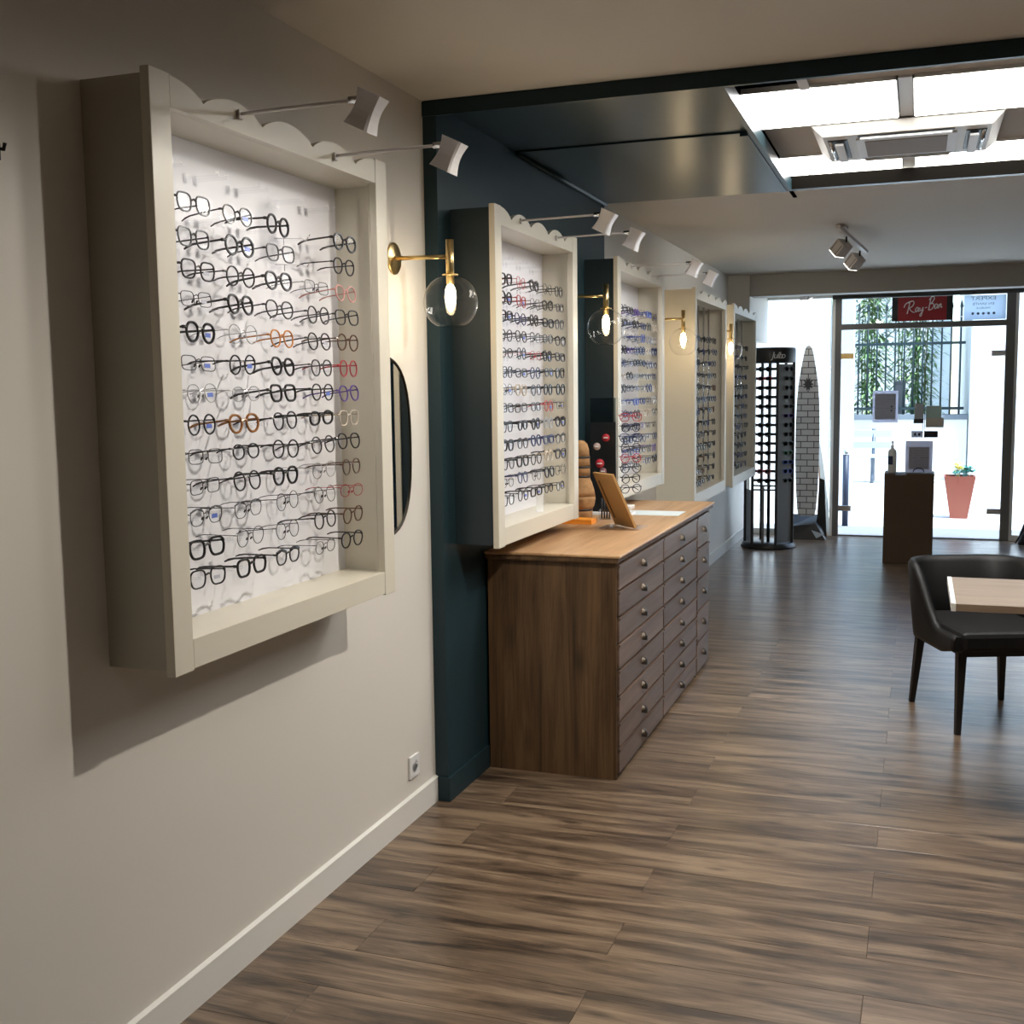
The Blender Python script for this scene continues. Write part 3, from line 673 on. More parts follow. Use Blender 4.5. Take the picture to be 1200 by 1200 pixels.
# ---- case 1
c1 = display_case('cream glasses case with shade-darkened side, beside the oval mirror', 0, .18, 2.043, 3.16, .932, 2.229, CREAM_SHADED)
ROWS = [1.972-.0705*i for i in range(13)]
C1Y = (2.222, 2.400, 2.580, 2.778, 2.937)
pegs(c1, .020, C1Y, ROWS+[2.075])
C1 = [  # style by row: five pairs from the wall-lamp-less end; '-' is an empty place
 ['k:square:medium', 'k:panto:medium:1', 'k:round:thick', '-', 'k:panto:thick'],
 ['k:square:medium', 'k:round:thick:1', 'c:square:medium', '-', 'k:panto:medium'],
 ['k:square:medium:2', 'k:round:medium', 'k:panto:thick', 'c:rectangular:thin', 'i:panto:medium'],
 ['k:rectangular:thin:2', 'k:panto:thick', 'k:panto:medium', 'c:round:medium', 'k:square:medium'],
 ['k:panto:thick:1', 's:round:thin', 'o:panto:medium', 'k:round:medium:2', 'b:round:medium'],
 ['k:rectangular:thin:1', 'k:round:medium:1', 'k:panto:thick', 'c:panto:medium', 'r:round:medium'],
 ['s:panto:thin:1', 's:oval:thin', 'k:square:thick', 'k:panto:medium:1', 'v:panto:medium'],
 ['k:round:medium:1', 't:panto:thick', 'k:panto:medium', 'k:oval:thick', 'e:square:medium'],
 ['c:rectangular:thin', 'k:oval:medium', 'k:round:medium', 'c:round:medium', 'k:panto:medium'],
 ['k:rectangular:thin', 'k:round:medium', 'k:panto:thick', 's:panto:thin', 'b:panto:medium'],
 ['c:browline:thin:1', 'k:browline:thin', 'k:round:thin', 'c:round:thin', 'r:oval:thin'],
 ['k:square:thick', 'c:panto:thin', 'k:panto:thin', 'k:round:medium', 'b:panto:medium'],
 ['k:square:medium:2', 'k:square:thick', 'k:browline:medium', 'k:oval:thin', 'k:panto:medium']]
CODE = dict(k='black', c='charcoal', i='pink', s='silver', b='brown', o='orange', r='red', v='purple', t='tortoiseshell', e='beige', n='navy', g='gold')
rnd = random.Random(11)
for i, row in enumerate(C1):
    for j, s_ in enumerate(row):
        if s_ == '-':
            h = thing('empty_hook', 'empty wire hook in the %s row of the case beside the oval mirror' % ORD[i], 'hook', (.02, C1Y[j], ROWS[i]), 0, 'empty hooks')
            MB().tube([(0, 0, 0), (.085, 0, -.006), (.10, 0, -.012), (.112, 0, .004)], .0012, 6).tube([(.03, 0, -.002), (.03, 0, -.02)], .001, 5).build('wire', CHROME, h)
            MB().box((0, -.01, -.012), (.003, .01, .012)).build('plate', CLEAR, h); continue
        p = s_.split(':'); stk = int(p[3]) if len(p) > 3 else 0
        eyeglasses(p[1], p[2], CODE[p[0]], (.152+rnd.uniform(-.002, .002), C1Y[j]+rnd.uniform(-.006, .006), ROWS[i]+rnd.uniform(-.003, .003)),
                   (rnd.uniform(-.03, .03), rnd.uniform(-.10, .04)-.02, rnd.uniform(-.07, .07)),
                   '%s %s eyeglasses, %s row down, %s from entrance end, case beside oval mirror' % (CODE[p[0]], p[1], ORD[i], ORD[4-j]), 'glasses in the case by the mirror', stk)
case_lamp(.180, 2.374, 2.200, .330, 'white arm lamp over the mirror-side case, at the end away from the mirror')
case_lamp(.180, 2.839, 2.190, .335, 'white arm lamp over the mirror-side case, at the end by the mirror')

# ---- case 2 and 3 on the blue section
def fill_case(cols, rows, xg, phrase, group, palette, seed, skip=()):
    rnd = random.Random(seed); lim = len(cols)
    for i, z in enumerate(rows):
        for j, y in enumerate(cols):
            if (i, j) in skip: continue
            cc = rnd.choice(palette); kd = rnd.choice(KINDS); th = rnd.choice(('thin', 'medium', 'medium', 'thick'))
            eyeglasses(kd, th, cc, (xg+rnd.uniform(-.002, .002), y+rnd.uniform(-.008, .008), z+rnd.uniform(-.004, .004)), (rnd.uniform(-.03, .03), rnd.uniform(-.10, .03), rnd.uniform(-.06, .06)),
                       '%s %s eyeglasses, %s row down, %s from entrance end, %s' % (cc, kd, ORD[i], ORD[lim-1-j], phrase), group, sticker=(rnd.choice((0, 0, 0, 1, 2))))
NAVYS = mat('navy_lacquer_side', (.014, .027, .034), .45)
c2 = display_case('cream-framed glasses case with navy side above the near drawers', BX, .23, 3.955, 5.02, .958, 2.226, NAVYS)
C2Y = [4.140+.172*i for i in range(5)]
pegs(c2, BX+.02, C2Y, ROWS+[2.075])
fill_case(C2Y, ROWS, .204, 'case above near drawers', 'glasses in the case above the drawers', ['black']*10+['charcoal']*4+['navy', 'navy', 'red', 'brown', 'silver', 'beige'], 21)
case_lamp(.230, 4.24, 2.200, .335, 'white arm lamp on the case above the drawers, farther from the entrance')
case_lamp(.230, 4.70, 2.190, .335, 'white arm lamp on the case above the drawers, nearer the entrance')
c3 = display_case('cream-framed glasses case with navy side behind the counter rack', BX, .23, 5.755, 6.90, .962, 2.226, NAVYS)
C3Y = [5.972+.153*i for i in range(6)]
pegs(c3, BX+.02, C3Y, ROWS)
fill_case(C3Y, ROWS, .204, 'case behind counter rack', 'glasses in the case behind the counter rack', ['black']*3+['navy']*4+['charcoal']*3+['blue', 'purple', 'silver', 'beige'], 33)
case_lamp(.230, 6.05, 2.200, .335, 'white arm lamp on the case behind the counter rack, farther from the entrance')
case_lamp(.230, 6.55, 2.190, .335, 'white arm lamp on the case behind the counter rack, nearer the entrance')
# ---- cases 4 and 5 with upright rods
def rod_case(label, xf, y0, y1, z0, z1, ys, phrase, group, seed, nrow, ztop):
    c = display_case(label, 0, xf, y0, y1, z0, z1, CREAM, zop=(.085, .075), st=(.06, .06)); ox, oy, oz = c.location
    rnd = random.Random(seed); zb = ztop-.087*(nrow-1)-.05
    for j, y in enumerate(ys):
        MB().tube([(.16, y-oy, zb-.06-oz), (.16, y-oy, z1-.075-oz)], .0065, 8).build('rod', CHROME, c)
        for i in range(nrow):
            z = ztop-.087*i; cc = rnd.choice(['black']*10+['navy']*2+['charcoal']*2+['brown', 'navy']); kd = rnd.choice(KINDS)
            eyeglasses(kd, 'thick', cc, (.205+rnd.uniform(-.005, .005), y+rnd.uniform(-.005, .005), z+rnd.uniform(-.006, .006)), (rnd.uniform(-.05, .05), rnd.uniform(-.12, .03), rnd.uniform(-.12, .12)),
                       '%s %s eyeglasses, %s down the %s rod from entrance, %s' % (cc, kd, ORD[i], ORD[len(ys)-1-j], phrase), group)
    return c
rod_case('cream case of upright rods between two globe lamps', .27, 7.70, 9.03, .735, 2.222, [8.19+.218*i for i in range(4)], 'case between globe lamps', 'glasses on rods between the globe lamps', 41, 13, 1.900)
rod_case('cream case of upright rods beside the sunglasses tower', .27, 9.40, 10.78, .725, 2.228, [10.11+.235*i for i in range(3)], 'case by sunglasses tower', 'glasses on rods by the sunglasses tower', 43, 13, 1.900)
e = thing('price_card', 'folded white card standing in the case above the drawers', 'card', (.187, 4.575, 1.031))
MB().obox((0, 0, .046), (.012, .010, 0), (-.0006, .0008, 0), (.004, -.006, .045)).build('front_leaf', PAPER, e); MB().obox((-.004, .012, .046), (.012, .010, 0), (-.0006, .0008, 0), (-.004, .006, .045)).build('rear_leaf', PAPER, e)

# ------------------------------------------------------------------ globe wall lamps
GLOW = emis('filament_glow', (1.0, .78, .48), 34.0)
def globe_lamp(xw, y, xl, label):
    e = thing('globe_wall_lamp', label, 'wall lamp', (xw, y, 2.0), 0, 'brass globe wall lamps'); l_ = xl-xw
    MB().lathe([(.054, 0), (.054, .004), (.052, .006), (0, .0065)], n=28).xf(Matrix.Rotation(R(90), 4, 'Y')).build('wall_plate', BRASS, e)
    MB().tube([(.010, 0, 0), (l_, 0, -.004)], .0075, 10).build('arm', BRASS, e)
    MB().lathe([(0, .052), (.0135, .052), (.0135, -.095), (.0, -.095)], c=(l_, 0, 0), n=16).build('stem', BRASS, e)
    MB().lathe([(.0138, -.066), (.027, -.066), (.027, -.062), (.0138, -.062)], c=(l_, 0, 0), n=20).build('collar', BRASS, e)
    rg = .092; zc = -.155; pr = []
    for i in range(25):
        a = R(17)+i*(R(146)-R(17))/24; pr.append((rg*sin(a), zc+rg*cos(a)))
    zb = pr[-1][1]; pr.append((pr[-1][0]-.012, zb-.006)); pr.append((.012, zb-.006)); pr.append((0, zb-.004))
    MB().lathe(pr, c=(l_, 0, 0), n=36).build('glass_globe', GLOBE, e)
    MB().lathe([(0, -.095), (.010, -.098), (.017, -.115), (.019, -.14), (.015, -.165), (.006, -.183), (0, -.187)], c=(l_, 0, 0), n=16).build('bulb', GLOW, e)
    l = D.lights.new('globe_lamp_light', 'POINT'); l.energy = BULB_W; l.color = (1, .78, .5); l.shadow_soft_size = .02
    lo = D.objects.new('globe_lamp_light', l); col.objects.link(lo); lo.parent = e; lo.location = (l_, 0, -.205)
    return e
globe_lamp(0, 3.578, .208, 'brass globe wall lamp above the oval mirror')
globe_lamp(BX, 5.40, .262, 'brass globe wall lamp on the blue wall between two cases')
globe_lamp(0, 7.42, .243, 'brass globe wall lamp before the first rod case')
globe_lamp(0, 9.21, .275, 'brass globe wall lamp between the two rod cases')

# ------------------------------------------------------------------ oval mirror, sockets, hook
mi = thing('oval_mirror', 'oval wall mirror with thin dark frame below the globe lamp', 'mirror', (0, 3.412, 1.363))
def pill(hw, hh, n=48, e_=.72):
    return [(0, hw*math.copysign(abs(cos(2*pi*i/n))**e_, cos(2*pi*i/n)), hh*math.copysign(abs(sin(2*pi*i/n))**e_, sin(2*pi*i/n))) for i in range(n)]
MB().prism([(.008+p[0], p[1], p[2]) for p in pill(.222, .296)], (.012, 0, 0), 0).build('glass', MIRROR, mi)
MB().prism([(.001, p[1], p[2]) for p in pill(.20, .26)], (.007, 0, 0), 0).build('backing', BLACK, mi)
MB().tube([(.017, p[1], p[2]) for p in pill(.227, .301)], .0075, 8, closed=True).build('frame', mat('dark_bronze', (.03, .024, .016), .35, .8), mi)
def socket(y, z, label):
    e = thing('power_socket', label, 'socket', (0, y, z))
    MB().cbox((0, -.041, -.041), (.009, .041, .041), .003).build('cover_plate', WHITEP, e)
    MB().lathe([(.0, .0065), (.0195, .0065), (.0205, .0095), (.022, .0105), (.0235, .009)], n=24).xf(Matrix.Rotation(R(90), 4, 'Y')).build('well', mat('socket_well', (.66, .66, .66), .5), e)
    MB().tube([(.006, 0, .011), (.014, 0, .011)], .0025, 6).build('earth_pin', CHROME, e)
socket(3.644, .199, 'white power socket above the baseboard beside the blue wall')
socket(9.35, .30, 'white power socket on the wall under the rod cases')
e = thing('coat_hook', 'small black hook on the white wall before the first case', 'hook', (0, 1.797, 2.022))
MB().cbox((0, -.010, -.016), (.006, .010, .016), .002).build('plate', BLACKM, e); MB().tube([(.004, 0, .006), (.022, 0, .002), (.026, 0, .014)], .004, 8).build('prong', BLACKM, e)

# ------------------------------------------------------------------ drawer cabinets and worktop
def cup_pull(par, x, y, z):
    m = MB(); n = 9
    for i in range(n):
        a = pi*i/(n-1)
        m.v += [(x, y+.026*cos(a), z-.010+.030*sin(a)), (x+.013, y+.024*cos(a), z-.012+.026*sin(a)), (x+.021, y+.017*cos(a), z-.014+.014*sin(a)), (x+.022, y+.012*cos(a), z-.016)]
    for i in range(n-1):
        for j in range(3): m.f.append((i*4+j, i*4+j+1, i*4+j+5, i*4+j+4)); m.m.append(0); m.sm.append(True)
    o = m.build('cup_pull', PULL, par); return o
PULL = mat('aged_bronze', (.07, .055, .042), .32, .85)
DARKG = mat('drawer_gap', (.012, .008, .006), .8)
def cabinet(label, y0, y1, cols, nd, x1=.605, zt=.872):
    t = thing('drawer_cabinet', label, 'cabinet', (.065, (y0+y1)/2, 0)); oy = (y0+y1)/2; ox = .065
    MB().box((0, y0-oy, 0), (x1-.018-ox, y0+.022-oy, zt)).build('side_panel', PINE, t)
    MB().box((0, y1-.022-oy, 0), (x1-.018-ox, y1-oy, zt)).build('side_panel', PINE, t)
    MB().box((.0, y0+.022-oy, .012), (x1-.03-ox, y1-.022-oy, zt-.002)).build('carcass', DARKG, t)
    MB().box((x1-.018-ox, y0-oy, 0), (x1-.004-ox, y0+.012-oy, zt)).build('corner_strip', PINE, t)
    w_ = (y1-y0-.012)/cols; h_ = (zt-.022)/nd
    for c in range(cols):
        for i in range(nd):
            ya, yb = y0+.012+w_*c+.008-oy, y0+.012+w_*(c+1)-.008-oy; za, zb = .016+h_*i+.003, .016+h_*(i+1)-.003
            d = MB().cbox((x1-.03-ox, ya, za), (x1+.003-ox, yb, zb-.010), .0035).box((x1-.03-ox, ya, zb-.010), (x1+.007-ox, yb, zb)).build('drawer', PINEH, t)
            cup_pull(d, x1+.002-ox, (ya+yb)/2+.0, (za+zb)/2)
    return t
cabinet('brown pine cabinet with two columns of eight drawers', 4.262, 5.952, 2, 8)
cabinet('narrow brown pine cabinet with five deep drawers', 5.956, 6.335, 1, 5)
wt = thing('worktop', 'orange-brown timber worktop laid over both drawer cabinets', 'worktop', (.06, 5.34, .872))
MB().cbox((0, -1.095, 0), (.552, 1.085, .020), .004).build('moulded_edge', PINE, wt)
MB().cbox((-.004, -1.100, .020), (.562, 1.095, .033), .005).build('slab', TOPW, wt)
ZW = .905
# golden board leaning on a clear foot
e = thing('leaning_board', 'golden brown board leaning back on a clear foot on the worktop', 'board', (.43, 5.12, ZW))
bl, br, tl, tr = Vector((-.062, .066, .014)), Vector((.066, -.070, .014)), Vector((-.146, -.02, .262)), Vector((-.036, -.075, .258))
tr = br+(tl-bl)
c = (bl+tr)/2; ax, az = (br-bl)/2, (tl-bl)/2; nn = ax.cross(az).normalized()
b = MB(); poly = []
for u, v in ((-1, -1), (1, -1), (1, 1), (-1, 1)):
    for du, dv in (((.12, 0), (0, .05)) if (u*v > 0) == (u > 0) and False else ((0, 0),)): poly.append(c+ax*u+az*v)
b.prism(poly, nn*.011, 0); b.build('board', BOARDW, e)
sg_ = nn*.0113 if nn.dot(CAM-Vector((.43, 5.12, ZW))) > 0 else nn*-.0003
b = MB().obox(c-ax*.68+sg_, ax*.06, az*.72, nn*.0015); b.build('groove', mat('board_groove', (.09, .045, .015), .6), e)
MB().cbox((-.11, -.085, 0), (.085, .085, .006), .002).build('clear_foot', CLEAR, e)
MB().cbox((-.02, -.075, .006), (.07, .0, .013), .001).build('clear_lip', CLEAR, e)
# orange leaflet box
e = thing('leaflet_box', 'flat orange leaflet box on the worktop beside the cork head', 'box', (.155, 5.245, ZW))
MB().cbox((-.085, -.045, 0), (.085, .045, .024), .002).build('box_body', ORANGE, e); MB().box((-.086, -.046, .016), (.086, .046, .0175)).build('lid_edge', mat('orange_dark', (.60, .18, .02), .5), e)
# cork head
e = thing('cork_display_head', 'cork display head with dark joints on the worktop', 'display head', (.136, 5.37, ZW))
segs = [[(.050, 0), (.066, .004), (.068, .045), (.066, .052)], [(.066, .056), (.078, .075), (.084, .105), (.083, .12)], [(.083, .1205), (.078, .15), (.066, .185), (.056, .205), (.054, .215)], [(.054, .219), (.055, .26), (.055, .262)], [(.055, .266), (.054, .305), (.053, .31)], [(.053, .314), (.050, .35), (.040, .378), (.022, .392), (0, .396)]]
for s_ in segs: MB().lathe([(r_*.9, z_) for r_, z_ in s_], n=24, sx=1.0, sy=.85).build('cork_block', CORK, e)
MB().lathe([(.046, .05), (.046, .32)], n=20, sy=.85).build('dark_core', BLACK, e)
for r_, z_ in ((.0610, .054), (.0500, .217), (.0505, .264), (.0490, .312)): MB().lathe([(r_, z_-.005), (r_+.0012, z_), (r_, z_+.005)], n=24, sy=.85).build('dark_band', BLACK, e)
b = MB()
# counter rack with eight pairs
e = thing('counter_rack', 'black and clear counter rack with round stickers on the worktop', 'display rack', (.20, 5.67, ZW))
MB().cbox((-.135, -.055, 0), (.13, .055, .012), .002).build('base', WHITEP, e)
MB().box((-.095, -.002, .012), (.040, .002, .475)).build('black_sheet', mat('black_acrylic', (.016, .018, .02), .15), e)
MB().box((-.095, -.002, .475), (.040, .002, .598)).build('clear_sheet', glass('smoked_acrylic', (.55, .6, .62), 1.2, .05), e)
MB().tube([(.052, 0, .012), (.052, 0, .598)], .006, 8).build('clear_rod', CLEAR, e)
for i in range(9): MB().box((.040, -.008, .075+.055*i), (.066, .008, .082+.055*i)).build('peg', CLEAR, e)
for i, (x, z, r_, m) in enumerate(((-.012, .395, .020, 'r'), (-.060, .350, .019, 'w'), (-.045, .262, .024, 'r'), (-.028, .222, .019, 'p'))):
    mm = {'r': mat('red_sticker', (.55, .03, .05), .4), 'w': mat('pale_sticker', (.6, .45, .42), .4), 'p': mat('mauve_sticker', (.28, .12, .14), .4)}[m]
    s_ = MB().lathe([(r_, 0), (r_, .0015)], n=18).xf(Matrix.Translation((x, -.002, z)) @ Matrix.Rotation(R(90), 4, 'X')).build('sticker', mm, e)
    MB().box((x-r_*.6, -.0042, z-.003), (x+r_*.6, -.0036, z+.003)).build('sticker_bar', PAPER, s_)
rnd = random.Random(8)
for i in range(8):
    cc = ['red', 'black', 'navy', 'charcoal', 'red', 'black', 'black', 'charcoal'][i]; kd = ['square', 'panto', 'square', 'panto', 'round', 'panto', 'round', 'panto'][i]
    eyeglasses(kd, 'medium', cc, (.325, 5.645, 1.405-.052*i), (0, -.05, R(-44)+rnd.uniform(-.1, .1)), '%s %s eyeglasses, %s down the counter rack on the worktop' % (cc, kd, ORD[i]), 'glasses on the counter rack', folded=True)
# papers on the worktop
e = tag(MB().box((.235, 5.66, ZW), (.565, 5.86, ZW+.003)).build('paper_sheet', PAPERB), 'pale blue-white sheet lying flat on the worktop', 'paper')
e = tag(MB().cbox((.20, 5.90, ZW), (.26, 6.0, ZW+.018), .002).build('card_stack', PAPER), 'small stack of white cards on the worktop', 'cards')
e = thing('pen_tray', 'clear box of dark pens behind the leaning board', 'tray', (.245, 5.45, ZW))
MB().box((-.03, -.03, 0), (.03, .03, .004)).box((-.03, -.03, .004), (-.028, .03, .05)).box((.028, -.03, .004), (.03, .03, .05)).box((-.03, -.03, .004), (.03, -.028, .05)).box((-.03, .028, .004), (.03, .03, .05)).build('clear_box', CLEAR, e)
for i in range(4): MB().tube([(-.02+.013*i, -.005, .005), (-.021+.014*i, 0, .105)], .004, 6).build('pen', BLACK if i % 2 else BLACKM, e)

# ------------------------------------------------------------------ sunglasses tower
TC = Vector((.345, 11.2, 0))
tw = thing('sunglasses_tower', 'tall black rotating sunglasses tower with lettered top', 'display stand', TC)
MB().lathe([(0, 0), (.262, 0), (.262, .018), (.25, .028), (.25, .045), (.0, .045)], n=36).build('base', BLACK, tw)
MB().lathe([(0, 1.775), (.238, 1.775), (.240, 1.785), (.240, 1.905), (.232, 1.918), (0, 1.918)], n=36).build('top_drum', BLACK, tw)
HV = [Vector((.228*cos(R(a)), .228*sin(R(a)), 0)) for a in (235, 295, 355, 55, 115, 175)]
for v in HV: MB().box((v.x-.013, v.y-.013, .045), (v.x+.013, v.y+.013, 1.775)).build('post', BLACK, tw)
MB().tube([(0, 0, .045), (0, 0, 1.775)], .016, 10).build('centre_pole', BLACKM, tw)
A, B_, C_ = HV[0], HV[1], HV[2]
for u in (.36, .68): p = A.lerp(B_, u); MB().box((p.x-.008, p.y-.008, .62), (p.x+.008, p.y+.008, 1.775)).build('post', BLACK, tw)
d = (C_-B_)
MB().prism([B_+d*.08, C_-d*.08, C_-d*.08+Vector((0, 0, 1.7)), B_+d*.08+Vector((0, 0, 1.7))], Vector((-.008, .008, 0)), 0).xf(Matrix.Translation((0, 0, .06))).build('grey_panel', GREY, tw)
p0, p1 = HV[5].lerp(A, .15), HV[5].lerp(A, .85)
MB().prism([p0, p1, p1+Vector((0, 0, .5)), p0+Vector((0, 0, .5))], (.006, .004, 0), 0).xf(Matrix.Translation((0, 0, .06))).build('grey_panel', GREY, tw)
p0, p1 = A.lerp(B_, .40), A.lerp(B_, .50)
MB().box((p0.x, p0.y-.004, .045), (p1.x, p0.y+.004, .60)).build('strut', GREY, tw)
for i in range(13):
    z = 1.715-.088*i; MB().box((A.x, A.y+.004, z-.012), (B_.x, A.y+.012, z+.014)).build('rung', BLACK, tw)
for z in (.56, .60): MB().box((A.x, A.y-.01, z), (B_.x, A.y+.01, z+.016)).build('shelf_bar', BLACK, tw)
a_ = R(-62)
for i, chs in enumerate('Julbo'):
    aa = R(-90)+.21+.105*i; M = Matrix.Translation((.2415*cos(aa), .2415*sin(aa), 1.84)) @ Matrix.Rotation(aa+R(90), 4, 'Z') @ FACE_NEG_Y
    text('letter', chs, .085, mat('tower_letter_white', (.8, .8, .8), .5), tw, M, shear=.25, ext=.0008)
rnd = random.Random(17)
for fc, (P0, P1, nm) in enumerate(((A, B_, 'front face'), (B_, C_, 'grey-panelled face'))):
    mid = (P0+P1)/2; ang = math.atan2(mid.y, mid.x)
    for i in range(13):
        z = 1.715-.088*i; cc = 'black'
        if (fc, i) in ((0, 1), (0, 11)): cc = 'red'
        if (fc, i) in ((1, 10), (1, 11)): cc = 'blue'
        if (fc, i) == (1, 5): cc = 'purple'
        if (fc, i) == (1, 9): cc = 'green'
        kd = rnd.choice(['square', 'browline', 'rectangular', 'panto']); p = TC+mid.normalized()*(mid.length+.040)
        eyeglasses(kd, 'thick', cc, (p.x, p.y, z), (0, -.06, ang+rnd.uniform(-.05, .05)), '%s %s sunglasses, %s down the %s of the tower' % (cc, kd, ORD[i], nm), 'sunglasses on the tower', sun=True)

# ------------------------------------------------------------------ surfboard on black foot, pennant, bag
sb = thing('display_surfboard', 'slim white surfboard printed with grey bricks on a black foot', 'surfboard', (.645, 11.86, 0))
BR = D.materials.new('brick_print'); BR.use_nodes = True; n = BR.node_tree; p = n.nodes['Principled BSDF']
tc = n.nodes.new('ShaderNodeTexCoord'); mp = n.nodes.new('ShaderNodeMapping'); mp.inputs['Rotation'].default_value = (R(90), 0, 0)
bt = n.nodes.new('ShaderNodeTexBrick'); bt.inputs['Scale'].default_value = 1; bt.inputs['Color1'].default_value = (.80, .80, .80, 1); bt.inputs['Color2'].default_value = (.70, .70, .70, 1); bt.inputs['Mortar'].default_value = (.10, .10, .10, 1)
bt.inputs['Brick Width'].default_value = .13; bt.inputs['Row Height'].default_value = .062; bt.inputs['Mortar Size'].default_value = .005; bt.inputs['Mortar Smooth'].default_value = .3
n.links.new(tc.outputs['Object'], mp.inputs[0]); n.links.new(mp.outputs[0], bt.inputs['Vector']); n.links.new(bt.outputs['Color'], p.inputs['Base Color']); p.inputs['Roughness'].default_value = .5
SBW = [(.235, .080), (.30, .092), (.50, .107), (.80, .116), (1.10, .118), (1.35, .112), (1.55, .098), (1.72, .074), (1.83, .054), (1.90, .040), (1.94, .026), (1.955, .008)]
pr = []
for (z0, w0), (z1, w1) in zip(SBW, SBW[1:]):
    for q in range(3): u = q/3; pr.append((w0+(w1-w0)*u, z0+(z1-z0)*u))
pr.append((SBW[-1][1], SBW[-1][0]))
poly = [(x, 0, z) for x, z in pr]+[(-x, 0, z) for x, z in reversed(pr)]
MB().prism(poly, (0, .035, 0), 0).build('board', BR, sb)
b = MB(); pts = []
for i in range(20):
    a = 2*pi*i/20; r_ = .058 if i % 2 == 0 else .030; pts.append((r_*cos(a), -.0015, 1.57+r_*1.25*sin(a)))
b.prism(pts, (0, .002, 0), 0).build('star_mark', mat('dark_print', (.06, .06, .065), .6), sb)
b = MB()
b.add([(-.19, -.09, 0), (.20, -.09, 0), (.20, .14, 0), (-.19, .14, 0), (-.16, -.05, .13), (.10, -.05, .16), (.10, .12, .24), (-.16, .12, .24)], [(3, 2, 1, 0), (0, 1, 5, 4), (1, 2, 6, 5), (2, 3, 7, 6), (3, 0, 4, 7), (4, 5, 6, 7)])
b.build('foot', BLACK, sb)
MB().add([(.10, .04, .10), (.20, .04, .02), (.17, .045, .60), (.12, .045, .62)], [(0, 1, 2, 3)]).add([(.10, .055, .10), (.20, .055, .02), (.17, .06, .60), (.12, .06, .62)], [(3, 2, 1, 0)]).build('rear_fin', BLACK, sb)
MB().add([(.06, -.092, .10), (.19, -.092, .06), (.11, -.096, .02)], [(0, 1, 2)]).add([(.06, -.088, .10), (.19, -.088, .06), (.11, -.092, .02)], [(2, 1, 0)]).build('foot_label', mat('foot_label_blue', (.55, .65, .75), .5), sb)
pn = thing('fabric_banner', 'white fabric banner with an orange hem beside the door frame', 'banner', (.80, 12.06, 0))
FABR = cloth('white_fabric', (.85, .85, .82), .6)
L_, R_ = [], []
for i in range(17):
    u = i/16; z = .02+.95*u; x = .050-.105*(u**.5)
    L_.append((x-.012, .012*sin(9*u), z)); R_.append((.062-.108*u**1.6, .012*sin(9*u), z))
m = MB(); k = len(L_)
for i in range(k-1):
    for dy in (0, .004): m.add([(L_[i][0], L_[i][1]+dy, L_[i][2]), (R_[i][0], R_[i][1]+dy, R_[i][2]), (R_[i+1][0], R_[i+1][1]+dy, R_[i+1][2]), (L_[i+1][0], L_[i+1][1]+dy, L_[i+1][2])], [(0, 1, 2, 3)])
m.build('cloth', FABR, pn)
MB().tube([(x-.002, y+.002, z) for x, y, z in L_], .006, 6).build('orange_hem', mat('orange_hem', (.80, .36, .12), .6), pn)
bg_ = thing('black_bag', 'black shoulder bag on the floor beside the door frame', 'bag', (2.80, 11.95, 0))
b = MB(); prof = [(.0, -.11, 0), (.0, .11, 0)]
rows = []
for i in range(9):
    u = i/8; z = .30*u; hx = .165*(1-.55*u**1.6); hy = .085*(1-.5*u**2)
    rows.append([(hx*math.copysign(abs(cos(2*pi*j/20))**.7, cos(2*pi*j/20)), hy*math.copysign(abs(sin(2*pi*j/20))**.7, sin(2*pi*j/20)), z) for j in range(20)])
for r_ in rows: b.v += r_
for i in range(8):
    for j in range(20): b.f.append((i*20+j, i*20+(j+1) % 20, (i+1)*20+(j+1) % 20, (i+1)*20+j)); b.m.append(0); b.sm.append(True)
b.f.append(tuple(range(20))[::-1]); b.m.append(0); b.sm.append(False); b.f.append(tuple(range(160, 180))); b.m.append(0); b.sm.append(False)
b.build('body', mat('black_nylon', (.015, .015, .017), .6), bg_)
MB().tube([(-.11, -.06, .22), (-.14, -.09, .12), (-.19, -.10, .02)], .008, 6).build('strap', LEATHER, bg_)
MB().tube([(-.06, 0, .29), (-.04, 0, .36), (.04, 0, .36), (.06, 0, .29)], .007, 6).build('handle', LEATHER, bg_)

# ------------------------------------------------------------------ pedestal, bottle, sign holder
pd = thing('cardboard_pedestal', 'tall brown cardboard box used as a pedestal before the door', 'box', (1.636, 10.56, 0))
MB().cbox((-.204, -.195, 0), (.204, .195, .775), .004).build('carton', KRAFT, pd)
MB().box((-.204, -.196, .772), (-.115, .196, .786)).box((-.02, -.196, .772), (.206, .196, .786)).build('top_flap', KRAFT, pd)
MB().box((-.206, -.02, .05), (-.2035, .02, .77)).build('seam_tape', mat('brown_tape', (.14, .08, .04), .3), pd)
e = thing('gel_bottle', 'white pump bottle with navy label on the cardboard pedestal', 'bottle', (1.492, 10.52, .787))
MB().lathe([(.0, 0), (.034, 0), (.036, .004), (.036, .175), (.031, .196), (.016, .208), (.012, .212), (.012, .222), (0, .222)], n=24).build('body', mat('bottle_white', (.62, .64, .62), .35), e)
MB().lathe([(.014, .222), (.014, .236), (.006, .238), (.006, .262), (.013, .263), (.011, .274), (0, .275)], n=16).build('pump', WHITEP, e)
MB().tube([(.0, 0, .268), (.0, -.035, .266), (0, -.042, .258)], .005, 8).build('nozzle', WHITEP, e)
b = MB(); 
for i in range(9):
    a = R(180)+R(100)*i/8; b.v += [(.0365*cos(a), .0365*sin(a), .07), (.0365*cos(a), .0365*sin(a), .145)]
for i in range(8): b.f.append((2*i, 2*i+2, 2*i+3, 2*i+1)); b.m.append(0); b.sm.append(True)
b.build('label', mat('navy_label', (.02, .03, .08), .5), e)
e = thing('sign_holder', 'upright sign holder with grey printed sheet on the cardboard pedestal', 'sign', (1.712, 10.52, .787))
